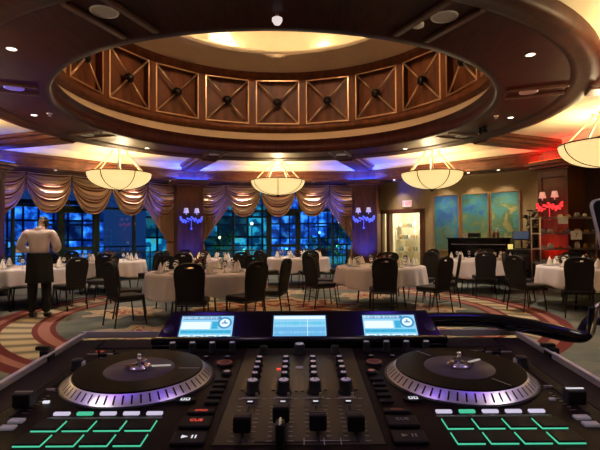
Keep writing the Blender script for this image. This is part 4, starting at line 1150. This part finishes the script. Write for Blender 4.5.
def ser(u, v): return (-.075 + .15*u, -.01 + .02*sin(v*9) + .07*v, .0 - .13*v*v + .012*sin(u*12))
mb.grid(ser, 10, 10); o = mb.build('service_cloth', M['napkin'], merge=False, solid=.012); o.location = Mm @ Vector((-.345, .14, 1.215)); o.rotation_euler = (0, 0, rad(40)); tag(o, 'white service cloth draped over the waiter\'s left forearm', 'cloth')
# ------------------------------------------------------------------ the DJ controller in its flight case
# local frame: x right, y away from the player, z up from the deck; the deck slopes up towards the back
TILT = rad(3.8); PD = .2195; DU = -.008
n_ = Vector((0, -sin(TILT), cos(TILT)))
def kframe(name, label, cat):
    t = tag(empty(name), label, cat)
    R = Matrix.Rotation(-YAW, 4, 'Z') @ Matrix.Rotation(TILT, 4, 'X')
    loc = Vector((0, 0, CAM_Z)) - (R.to_3x3() @ Vector((0, -DU/PD, 1)))*PD
    t.matrix_world = Matrix.Translation(loc) @ R
    t.location = loc; t.rotation_mode = 'XYZ'; t.rotation_euler = (TILT, 0, -YAW)
    return t
X0 = -.002
DECK = vary(mat('deck_satin_black', rough=.42, spec=.08), (.012, .006, .006), (.016, .009, .008), nscale=300, detail=2)
MIXP = vary(mat('mixer_satin_black', rough=.38, spec=.35), (.034, .026, .017), (.042, .033, .021), nscale=300, detail=2)
BTN = mat('button_rubber', (.010, .008, .009), .5, spec=.25)
KNOB = mat('knob_rubber', (.006, .006, .007), .45)
CAPM = mat('knob_cap', (.85, .80, .80), .35)
LITW = emis('lit_white_button', (.80, .72, .95), .75); LITG = emis('lit_green', (.08, .62, .36), .85); LITR = emis('lit_red', (1, .10, .07), 1.0); DIMR = emis('dim_red', (.5, .10, .07), .35)
PADG = emis('pad_green', (.10, .72, .42), .78); ICON = emis('icon_white', (.85, .85, .95), .9); PRINT = mat('silver_print', (.45, .42, .42), .5); GREYB = mat('grey_key', (.35, .32, .35), .45, emit=(.5, .45, .5), estr=.12)
ct = kframe('dj_controller', 'black DJ controller with two platters and three lit screens, set in its case', 'DJ controller')
def kb(name, c, d, m_, parent=None, bevel=.0015, bs=2):
    """box part centred at c (x, y) sitting at z0..z0+h"""
    mb = MB(); mb.box((0, 0, d[2]/2), d); o = mb.build(name, m_, parent or ct, bevel=bevel, bseg=bs)
    o.location = (c[0], c[1], c[2] if len(c) > 2 else 0); return o
# body
mb = MB(); mb.prism([(X0-.318, .410), (X0+.318, .410), (X0+.318, .735), (X0-.318, .735)], -.052, 0); mb.build('body', DECK, ct, bevel=.004)
kb('mixer_panel', (X0, .581), (.158, .292, .0012), MIXP, bevel=.0004)
# rail below the screens, and the screen hood
mb = MB(); mb.cyl((X0-.225, .733, .012), (X0+.225, .733, .012), .006, seg=14); mb.build('rail', mat('gunmetal_rail', (.05, .045, .05), .25, .8), ct)
hood = MB()
yb0, zb0, yb1, zb1 = .738, .004, .788, .0445
prof = [(yb0, zb0), (yb1, zb1), (yb1+.010, zb1-.002), (yb1+.016, -.005), (yb0, -.005)]
vs = [(X0-.228, y, z) for y, z in prof[:1]] + [(X0-.208, y, z) for y, z in prof[1:4]] + [(X0-.228, prof[4][0], prof[4][1])]
vs += [(-(v[0]-X0)+X0, v[1], v[2]) for v in vs]
hood.add(vs, [(4, 3, 2, 1, 0), (5, 6, 7, 8, 9)] + [(i, (i+1) % 5, 5+(i+1) % 5, 5+i) for i in range(5)])
hd = hood.build('screen_hood', mat('hood_piano_black', (.010, .005, .007), .12, spec=.6), ct, bevel=.002)
hv = Vector((0, yb1-yb0, zb1-zb0)); hl = hv.length; ang_h = atan2(hv.z, hv.y)
def hood_pt(x, t, lift=.0): # t metres up the slope
    return (X0 + x, yb0 + cos(ang_h)*t - sin(ang_h)*lift, zb0 + sin(ang_h)*t + cos(ang_h)*lift)
SB = emis('screen_light_blue', (.30, .66, .92), 1.0); SW_ = emis('screen_white', (.82, .94, 1.0), 1.05); SD = emis('screen_mid_blue', (.06, .30, .62), .9); SC_ = emis('screen_cyan', (.05, .55, .80), 1.0); SN = emis('screen_navy', (.02, .12, .32), .8)
def screen(cx, lbl, deck):
    w_, h_ = .0835, .0455
    t0 = .008
    s = empty('screen', hood_pt(cx, t0, .0006), 0, ct); s.rotation_euler = (ang_h, 0, 0)
    bz = MB(); bz.box((0, h_/2, 0), (w_+.006, h_+.006, .0012)); bz.build('bezel', M['black'], s)
    base = MB(); base.box((0, h_/2, .0008), (w_, h_, .0008)); base.build('display', SB, s)
    g = random.Random(int(cx*1000)+50)
    def rect(nm, x0, y0, x1, y1, m_, z=.0014):
        q = MB(); q.box(((x0+x1)/2, (y0+y1)/2, z), (x1-x0, y1-y0, .0003)); return q.build(nm, m_, s)
    if deck:
        wf = MB(); wf.box((-.008, .0415, .0013), (.060, .0055, .0003)); wf.build('title_bar', SD, s)
        q = MB()
        for k in range(26):
            hh_ = g.uniform(.0006, .0022); q.box((-.0385+.0022*k, .0415, .0016), (.0012, hh_*2, .0002))
        q.build('title_text', SW_, s)
        rect('track_panel', -.040, .020, .006, .034, SW_); rect('beat_panel', .008, .020, .018, .034, SC_)
        q = MB()
        for k in range(4): q.box((.013, .0225+.0032*k, .0017), (.007, .0012, .0002))
        q.build('beat_text', SD, s)
        q = MB(); q.box((0, .0145, .0013), (.080, .0065, .0003)); q.build('wave_strip', SC_, s)
        q = MB()
        for k in range(52):
            hh_ = g.uniform(.001, .0055); q.box((-.039+.0015*k, .0145, .0016), (.0008, hh_, .0002))
        q.build('waveform', SD, s)
        q = MB(); q.lathe([(.0085, 0), (.0112, 0)], 36, (.0285, .0315, .0018), smooth=False); q.build('dial_ring', SD, s)
        q = MB(); q.lathe([(.0, 0), (.0078, 0)], 30, (.0285, .0315, .0015), smooth=False); q.build('dial', SW_, s)
        q = MB(); q.box((.0285, .0310, .0019), (.009, .0022, .0002)); q.box((.0285, .0335, .0019), (.0022, .005, .0002)); q.build('dial_mark', SD, s)
        q = MB()
        for k in range(4): q.box((-.031+.0205*k, .0055, .0014), (.016, .0055, .0003))
        q.build('soft_key_labels', SW_, s)
        q = MB()
        for k in range(4): q.box((-.031+.0205*k, .0055, .0017), (.009, .0018, .0002))
        q.build('soft_key_text', SD, s)
    else:
        rect('header', -.0405, .0385, .0405, .0440, SW_); 
        q = MB()
        for k in range(54):
            hh_ = g.uniform(.001, .007); q.box((-.0395+.0015*k, .030, .0016), (.0009, hh_, .0002))
        q.build('waveform', SC_, s)
        rect('lower_lane', -.0405, .003, .0405, .0225, emis('screen_soft_blue', (.16, .50, .85), .95))
        q = MB()
        for k in range(54):
            hh_ = g.uniform(.001, .006); q.box((-.0395+.0015*k, .0125, .0018), (.0009, hh_, .0002))
        q.build('waveform', SB, s)
        rect('play_line', .012, .002, .0128, .044, SW_, .0020)
    return s
screen(-.1475, 'left', True); screen(.0005, 'mid', False); screen(.1435, 'right', True)
text_mesh('brand_lettering', 'Numark', .0065, mat('silver_letter', (.7, .68, .68), .3, .6, emit=(.6, .58, .58), estr=.25), ct, hood_pt(-.004, .0035, .0006), (ang_h, 0, 0), depth=.0001)
for sx in (-1, 1):
    q = MB(); q.lathe([(0, .0002), (.008, .0004), (.009, 0)], 24); o = q.build('hood_emblem', mat('emblem_dark', (.03, .02, .03), .3), ct); o.location = hood_pt(sx*.207, .030, .0004); o.rotation_euler = (ang_h, 0, 0)

def knob(name, x, y, r_, h_, cap=True, parent=None, cm=None):
    q = MB(); q.lathe([(0, 0), (r_*1.25, 0), (r_*1.25, .0015), (r_*1.02, .003), (r_*.95, h_*.9), (r_*.85, h_), (0, h_)], 20)
    o = q.build(name, KNOB, parent or ct); o.location = (x, y, .001)
    if cap:
        q = MB(); q.lathe([(0, h_+.0008), (r_*.72, h_+.0006), (r_*.80, h_-.0004)], 20); q.build('cap', cm or CAPM, o)
        q = MB(); q.box((0, r_*.35, h_+.0009), (r_*.18, r_*.7, .0004)); q.build('pointer', M['black'], o)
    return o
for sx in (-1, 1):
    S_ = lambda x: X0 + sx*x
    # platter
    px, py = S_(.2012), .6045
    pt = empty('platter', (px, py, .001), 0, ct)
    q = MB()
    q.lathe([(.0925, 0), (.0925, .001), (.0895, .0015)], 96); q.build('platter_well', M['black'], pt)
    q = MB()
    nseg = 56*5
    q.lathe([(.0895, .0012), (.0790, .0112), (.0780, .0116)], nseg, matf=lambda i, k: 1 if (k == 0 and False) else 0)
    q.build('strobe_ring', mat('platter_aluminium', (.90, .86, .88), .33, .92), pt)
    q = MB()
    for k in range(56):
        a = 2*pi*k/56; c, s_ = cos(a), sin(a)
        for (ra, za, rb, zb) in ((.0880, .0032, .0804, .0103),):
            w2 = .0010
            q.add([(ra*c - w2*s_, ra*s_ + w2*c, za), (ra*c + w2*s_, ra*s_ - w2*c, za), (rb*c + w2*s_, rb*s_ - w2*c, zb), (rb*c - w2*s_, rb*s_ + w2*c, zb)], [(0, 1, 2, 3)])
    q.build('strobe_slots', M['blackmat'], pt, merge=False)
    q = MB(); q.lathe([(.0785, .0114), (.0782, .0123), (.0780, .0126), (.078, .0126)] + [(.0435 + (.078-.0435)*(1-k/40), .01265 + (.0001 if k % 2 else 0)) for k in range(41)] + [(.043, .0126), (0, .0126)], 96)
    q.build('vinyl', mat('black_vinyl', (.003, .003, .004), .30, spec=.12), pt)
    q = MB(); q.lathe([(0, .0132), (.0425, .0132), (.0430, .0126)], 64); lab = q.build('record_label', mat('grey_record_label', (.10, .075, .085), .5, spec=.2), pt)
    for a_ in (60, 240) if sx > 0 else (300,):
        q = MB(); a = rad(a_ + 60); q.box((.062*cos(a), .062*sin(a), .0131), (.026, .0014, .0003), rz=a); q.build('position_mark', PRINT, pt)
    q = MB(); q.lathe([(0, .0132), (.0150, .0134), (.0155, .016), (.0120, .018), (.006, .0185)], 24)
    for k in range(3):
        a = rad(90 + 120*k); q.box((.012*cos(a), .012*sin(a), .0165), (.011, .007, .005), rz=a)
    hub = q.build('hub_adapter', mat('violet_tinted_chrome', (.75, .70, .85), .14, 1.0), pt)  # violet LED reflection tinted into the chrome base colour
    q = MB(); q.cyl((0, 0, .0165), (0, 0, .0285), .0028, .0022, seg=14); q.ball((0, 0, .0290), .0032, 12, 8); q.build('spindle', M['chrome'], hub)
    q = MB(); aa = rad(6) if sx < 0 else rad(30); q.box((.0265*cos(aa), .0265*sin(aa), .0155), (.024, .0022, .0016), rz=aa); q.build('index_arm', mat('white_arm', (.8, .75, .7), .3, emit=(.9, .8, .7), estr=.3), hub)
    # pads
    for r_, yc in enumerate((.4755, .4462)):
        for k in range(4):
            xc = S_(.157 + .0305*k)
            gl = kb('performance_pad', (xc - sx*.0002, yc - .0004), (.0257, .0225, .0012), PADG, bevel=.0004)
            kb('pad_rubber', (sx*.0004, .0005, .0010), (.0250, .0216, .0020), BTN, gl, bevel=.0006)
    for k in range(5):
        kb('mode_button', (S_(.1515 + .0243*k), .502), (.0168, .0050, .0030), LITG if (k == 3 and sx < 0) or (k == 1 and sx > 0) else LITW, bevel=.001)
    kb('pad_divider', (S_(.2005), .4932), (.118, .0010, .0012), PRINT, bevel=0)
    # transport
    sy = kb('sync_button', (S_(.1028), .5035), (.0285, .0100, .0035), BTN)
    cu = kb('cue_button', (S_(.1030), .4785), (.0310, .0230, .0040), BTN)
    pl_ = kb('play_button', (S_(.1025), .4455), (.0320, .0235, .0040), BTN)
    lm = LITR if sx < 0 else DIMR; im = ICON if sx < 0 else mat('unlit_icon', (.30, .28, .30), .5)
    text_mesh('sync_lettering', 'SYNC', .0052, lm, sy, (0, 0, .0037), depth=.0001)
    text_mesh('cue_lettering', 'CUE', .0070, lm if sx < 0 else im, cu, (0, .001, .0042), depth=.0001)
    q = MB(); q.prism([(-.007, -.003), (-.001, 0), (-.007, .003)], .0041, .0043); q.box((.0030, 0, .0042), (.0014, .006, .0002)); q.box((.0062, 0, .0042), (.0014, .006, .0002)); q.build('play_icon', im, pl_)
    q = MB(); q.prism([(.0115*cos(2*pi*i/28), .0068*sin(2*pi*i/28)) for i in range(28)], 0, .0025); o = q.build('deck_select_button', BTN, ct, bevel=.0006); o.location = (S_(.1265), .5325, .001)
    q = MB(); q.box((-.0028, 0, .0028), (.0046, .0060, .0003)); q.box((.0028, 0, .0028), (.0046, .0060, .0003)); q.build('deck_icon', ICON, o)
    q = MB(); q.box((-.0028, 0, .0031), (.0022, .0030, .0003)); q.box((.0028, 0, .0031), (.0022, .0030, .0003)); q.build('icon_centre', BTN, o)
    for k in range(5): kb('loop_button', (S_(.0965), .5295 + .0165*k), (.0165, .0085, .0030), BTN)
    q = MB(); q.lathe([(.0, .0030), (.0060, .0030), (.0072, .0015), (.0074, 0)], 24); o = q.build('load_button', BTN, ct); o.location = (S_(.0935), .621, .001); q = MB(); q.lathe([(0, .0032), (.0042, .0032)], 20); q.build('cap', mat('pale_amber_cap', (.6, .5, .35), .4) if sx < 0 else mat('dim_rose_cap', (.45, .18, .15), .4), o)
    q = MB(); q.lathe([(0, .0026), (.0075, .0030), (.0100, .0030), (.0108, .0015), (.0110, 0)], 28); o = q.build('ringed_button', BTN, ct); o.location = (S_(.1020), .6555, .001); q = MB(); q.lathe([(.0078, .0034), (.0098, .0034)], 28); q.build('red_ring', DIMR, o); text_mesh('button_lettering', 'SHIFT', .0042, DIMR, o, (0, 0, .0034), depth=.0001)
    for k, x in enumerate((.099, .1285, .158, .187)):
        knob('screen_knob', S_(x), .708, .0052, .0155)
    for x in (.1028, .133): 
        kb('round_key', (S_(x), .685), (.008, .006, .003), BTN); kb('key_light', (S_(x), .685, .003), (.005, .0025, .0004), GREYB, bevel=0)
    # outer strip: pitch fader, buttons, toggles
    q = MB(); q.box((S_(.300), .556, .0011), (.0028, .118, .0006)); q.build('pitch_slot', M['blackmat'], ct)
    q = MB()
    for k in range(15):
        if k != 7: q.box((S_(.2885), .505+.0075*k, .0011), (.004 if k % 7 else .007, .0007, .0003))
    q.build('pitch_scale', PRINT, ct)
    yk = .5225
    pf = kb('pitch_fader', (S_(.300), yk, .001), (.0195, .0150, .0160), KNOB, bevel=.002); q = MB(); q.box((0, 0, .0163), (.0190, .0022, .0006)); q.build('fader_line', PRINT if sx < 0 else ICON, pf)
    for y in (.4865, .4715): kb('pitch_button', (S_(.2870), y), (.0150, .0085, .0028), GREYB, bevel=.0008)
    kb('small_lit_key', (S_(.2815), .533), (.0070, .0040, .0024), ICON if sx < 0 else GREYB, bevel=.0006)
    knob('start_time_knob', S_(.297), .642, .0080, .0130, cap=False)
    q = MB(); q.box((S_(.297)-sx*.009, .640, .008), (.002, .008, .007)); q.build('knob_light', PRINT, ct)
    for k, (x, y) in enumerate(((.286, .615), (.281, .603), (.277, .588), (.296, .570), (.275, .565))): kb('panel_key', (S_(x), y), (.010, .0035, .0022), GREYB if k in (1, 2) else PRINT, bevel=.0004)
    kb('panel_slot', (S_(.262), .7055), (.100, .0022, .0014), PRINT, bevel=0)
    if sx < 0: text_mesh('motor_lettering', 'OFF', .0070, LITR, ct, (S_(.297), .7125, .0022), depth=.0001)
    else: kb('indicator_strip', (S_(.262), .7125), (.022, .0016, .0014), PRINT, bevel=0)
    for x, y in ((.283, .690), (.263, .695)):
        q = MB(); q.box((S_(x), y, .003), (.012, .003, .006)); q.box((S_(x)+sx*.006, y+.002, .006), (.002, .004, .009)); q.build('toggle', BTN, ct); q = MB(); q.box((S_(x)-sx*.002, y-.0035, .0014), (.010, .0012, .0004)); q.build('toggle_print', PRINT, ct)
    q = MB(); q.box((S_(.080), .58, .0014), (.0012, .292, .0010)); q.build('panel_seam', M['blackmat'], ct)
# mixer strips
fy = [.4560, .4775, .4600, .4580]
for k in range(4):
    x = X0 - .054 + .036*k
    for j, y in enumerate((.5855, .606, .6265, .647)): knob('eq_knob', x, y, .0046, .0135)
    knob('filter_knob', x, .5555, .0074, .0155)
    kb('switch_plate', (x, .539), (.020, .0022, .0022), PRINT, bevel=.0004)
    kb('assign_switch', (x+.006, .5405), (.003, .004, .007), M['steel'], bevel=.0005)
    for dx in (-.0115, .0145): kb('switch_print', (x+dx, .5375), (.005, .0014, .0016), PRINT, bevel=0)
    kb('cue_key', (x, .5265), (.0085, .0052, .0028), BTN); kb('phones_mark', (x, .5265, .0030), (.0055, .0028, .0003), ICON, bevel=0)
    q = MB(); q.box((x, .478, .0015), (.0026, .080, .0006)); q.build('channel_slot', M['blackmat'], ct)
    q = MB()
    for j in range(9):
        for dx in (-.0100, .0100): q.box((x+dx, .441+.0095*j, .0015), (.004 if j % 4 else .006, .0007, .0003))
    q.build('channel_scale', PRINT, ct)
    q = MB(); q.box((0, 0, .011), (.0170, .0140, .0160)); q.box((0, 0, .0025), (.004, .008, .005)); o = q.build('channel_fader', KNOB, ct, bevel=.002); o.location = (x, fy[k], .001)
    q = MB(); q.box((0, 0, .0192), (.0165, .0012, .0004)); q.build('fader_line', mat('fader_line_grey', (.12, .12, .12), .5), o)
    mx = x + (.0125 if k < 1 else -.0125 if k < 2 else .0 )
    mx = x - .0125 if k < 2 else x + .0125
    q = MB(); q.box((mx, .582, .0016), (.0040, .042, .0012)); o = q.build('level_meter', mat('meter_window', (.035, .010, .008), .3), ct)
for dx in (-.0035, .0035):
    q = MB(); q.box((X0+dx, .582, .0016), (.0034, .048, .0012)); q.build('master_meter', mat('meter_window_dark', (.012, .008, .008), .3), ct)
kb('lit_red_key', (X0-.0275, .6335), (.0058, .0055, .0028), LITR); kb('lit_red_key', (X0-.0275, .650), (.0058, .0045, .0026), DIMR)
for x in (-.0195, .0165): kb('dim_red_key', (X0+x, .672), (.0078, .0050, .0026), DIMR)
kb('master_knob_plate', (X0, .640), (.010, .008, .0026), GREYB); knob('browse_knob', X0, .700, .0080, .0150); knob('side_browse_key', X0-.052, .700, .0062, .012, cap=False); knob('side_browse_key', X0+.052, .700, .0062, .012, cap=False)
# crossfader
q = MB(); q.box((X0+.006, .4395, .0014), (.094, .0022, .0005)); q.build('crossfader_slot', M['blackmat'], ct)
q = MB()
for dx in (.0, .0185, .034): q.box((X0+.0045+dx, .4395, .0016), (.0008, .012, .0004))
q.box((X0+.026, .4412, .0016), (.040, .0006, .0003)); q.build('crossfader_scale', PRINT, ct)
q = MB(); q.box((0, 0, .012), (.0085, .0150, .0210)); o = q.build('crossfader', KNOB, ct, bevel=.002); o.location = (X0-.0170, .4330, .001)
q = MB(); q.box((0, 0, .0228), (.0018, .0145, .0006)); q.build('fader_line', M['chrome'], o)

# ------------------------------------------------------------------ flight case, stand, laptop
fc_ = kframe('flight_case', 'black flight case with silver edges holding the DJ controller', 'case')
mb = MB()
for sx in (-1, 1): mb.box((X0+sx*.3455, .607, -.050), (.045, .386, .090))
mb.box((X0, .795-.005, -.052), (.690, .05, .088)); mb.box((X0, .403, -.040), (.646, .010, .090)); mb.box((X0, .612, -.092), (.736, .380, .020))
mb.build('shell', vary(mat('case_laminate', rough=.5, spec=.15), (.018, .010, .012), (.028, .016, .017), nscale=120), fc_, bevel=.002)
mb = MB()
for sx in (-1, 1):
    mb.box((X0+sx*.3655, .608, .0), (.0045, .392, .010)); mb.box((X0+sx*.3585, .608, .0062), (.0035, .392, .0030))
mb.box((X0, .8130, .0), (.733, .0045, .010)); mb.box((X0, .8060, .0062), (.733, .0030, .003)); mb.box((X0, .3965, .004), (.735, .0045, .008))
mb.build('edge_trim', mat('case_aluminium', (.80, .76, .78), .35, .4), fc_, bevel=.0008)
for sx in (-1, 1):
    q = MB(); q.box((0, 0, 0), (.014, .020, .016)); q.box((-.006, 0, .010), (.020, .010, .006)); o = q.build('latch', M['black'], fc_, bevel=.002); o.location = (X0+sx*.368, .700, .002)
for sx in (-1, 1):
    for y in (.45, .77):
        mb = MB(); mb.box((X0+sx*.30, y, -.1115), (.04, .04, .019)); mb.build('rubber_foot', M['blackmat'], fc_, bevel=.003)
Kw = Matrix.Translation((Vector((0, 0, CAM_Z)) - (Matrix.Rotation(-YAW, 3, 'Z') @ Matrix.Rotation(TILT, 3, 'X') @ Vector((0, -DU, PD))))) @ Matrix.Rotation(-YAW, 4, 'Z') @ Matrix.Rotation(TILT, 4, 'X')
st = kframe('equipment_stand', 'black sloping equipment stand under the flight case', 'stand')
mb = MB(); mb.box((X0, .61, -.135), (.66, .36, .026)); mb.build('top_board', M['blackmat'], st, bevel=.004)
sc_ = Kw.inverted()
for sx in (-1, 1):
    for (ya, yb) in ((.47, .90), (.75, .30)):
        a = Vector((X0+sx*.29, ya, -.148)); bw = Kw @ Vector((X0+sx*.29, yb, -.148)); bw.z = .016; b = sc_ @ bw
        mb = MB(); mb.cyl(a, b, .014, seg=10); mb.build('leg', M['black'], st)
# laptop support arm: bent black tube lying on the rear edge and rising at the right
ar = kframe('laptop_support', 'black curved tube with silver end holding the laptop at the right', 'laptop stand')
pts = [(.165, .845, .012), (.215, .842, .015), (.27, .835, .017), (.315, .825, .018), (.355, .805, .017), (.385, .785, .015), (.415, .765, .011), (.440, .755, .008), (.452, .753, .014), (.458, .755, .030), (.4625, .758, .055)]
def smooth(pts, n=5):
    out = []
    P = [Vector(p) for p in pts]
    for i in range(len(P)-1):
        p0, p1, p2, p3 = P[max(i-1, 0)], P[i], P[i+1], P[min(i+2, len(P)-1)]
        for k in range(n):
            t = k/n; out.append(.5*((2*p1) + (-p0+p2)*t + (2*p0-5*p1+4*p2-p3)*t*t + (-p0+3*p1-3*p2+p3)*t**3))
    out.append(P[-1]); return out
sp2 = smooth(pts)
mb = MB(); mb.tube(sp2, [.0125 if i < 30 else .0125 - .0055*min(1, (i-30)/10) for i in range(len(sp2))], 12); mb.build('tube', M['blackgloss'], ar)
mb = MB(); mb.tube(smooth([(.452, .747, .012), (.4585, .749, .032), (.463, .752, .052), (.468, .757, .058), (.50, .780, .050), (.575, .80, .002)]), .0032, 8); mb.build('silver_edge', M['chrome'], ar)
mb = MB(); mb.tube(smooth([(.445, .765, .010), (.468, .78, .030), (.50, .80, .020), (.58, .82, -.004)]), .007, 10); mb.build('brace', M['black'], ar)
mb = MB(); mb.box((.700, .84, -.004), (.26, .20, .008)); mb.build('tray', M['black'], ar, bevel=.002)
for c_, d_ in (((.20, .828, .004), (.05, .024, .014)), ((.355, .802, .012), (.03, .024, .008))): mb = MB(); mb.box(c_, d_); mb.build('clamp', M['black'], ar, bevel=.002)
lp = kframe('laptop', 'open laptop with pale rim seen edge on at the right', 'laptop')
LM_ = mat('laptop_aluminium', (.80, .78, .78), .4, .2)
def lb(name, c, d, m_, parent=None, bevel=.002):
    mb = MB(); mb.box((0, 0, 0), d); o = mb.build(name, m_, parent or lp, bevel=bevel); o.location = c; return o
# base at z .08, hinge at the back; the lid leans away
base = lb('base', (.800, .855, .0085), (.34, .235, .015), LM_)
for r_ in range(5):
    for c_ in range(12): pass
kbm = MB()
for r_ in range(5):
    for c_ in range(13): kbm.box((-.138+.023*c_, -.015+.021*r_, .0078), (.019, .017, .0015))
kbm.build('keyboard', M['blackmat'], base); lb('trackpad', (0, -.070, .0077), (.11, .062, .0006), mat('trackpad_grey', (.4, .4, .4), .4), base, 0)
lid = empty('lid', (.806, .970, .012), 0, lp); lid.rotation_euler = (rad(-14), rad(-6), rad(4))
def rr_prism(name, w_, h_, r_, y0, y1, m_, parent, bevel=0):
    mb = MB(); mb.prism(rrect(w_, h_, r_, 6), y0, y1, M=Matrix.Rotation(rad(90), 4, 'X')); o = mb.build(name, m_, parent, bevel=bevel); return o
o = rr_prism('lid_shell', .345, .235, .016, -.006, 0, LM_, lid); o.location = (0, 0, .122)
o = rr_prism('bezel', .337, .227, .014, 0, .0012, M['black'], lid); o.location = (0, 0, .122)
o = rr_prism('display', .310, .190, .002, .0012, .0018, mat('laptop_display', (.02, .02, .03), .2, emit=(.05, .10, .22), estr=.5), lid); o.location = (0, 0, .124)
q = MB(); q.box((-.135, -.0022, .185), (.030, .0004, .016)); q.build('window_bar', emis('ui_blue', (.25, .5, .95), 1), lid)
q = MB(); q.box((.02, -.0022, .13), (.20, .0004, .10)); q.build('track_list', emis('ui_dim', (.12, .2, .35), .6), lid)
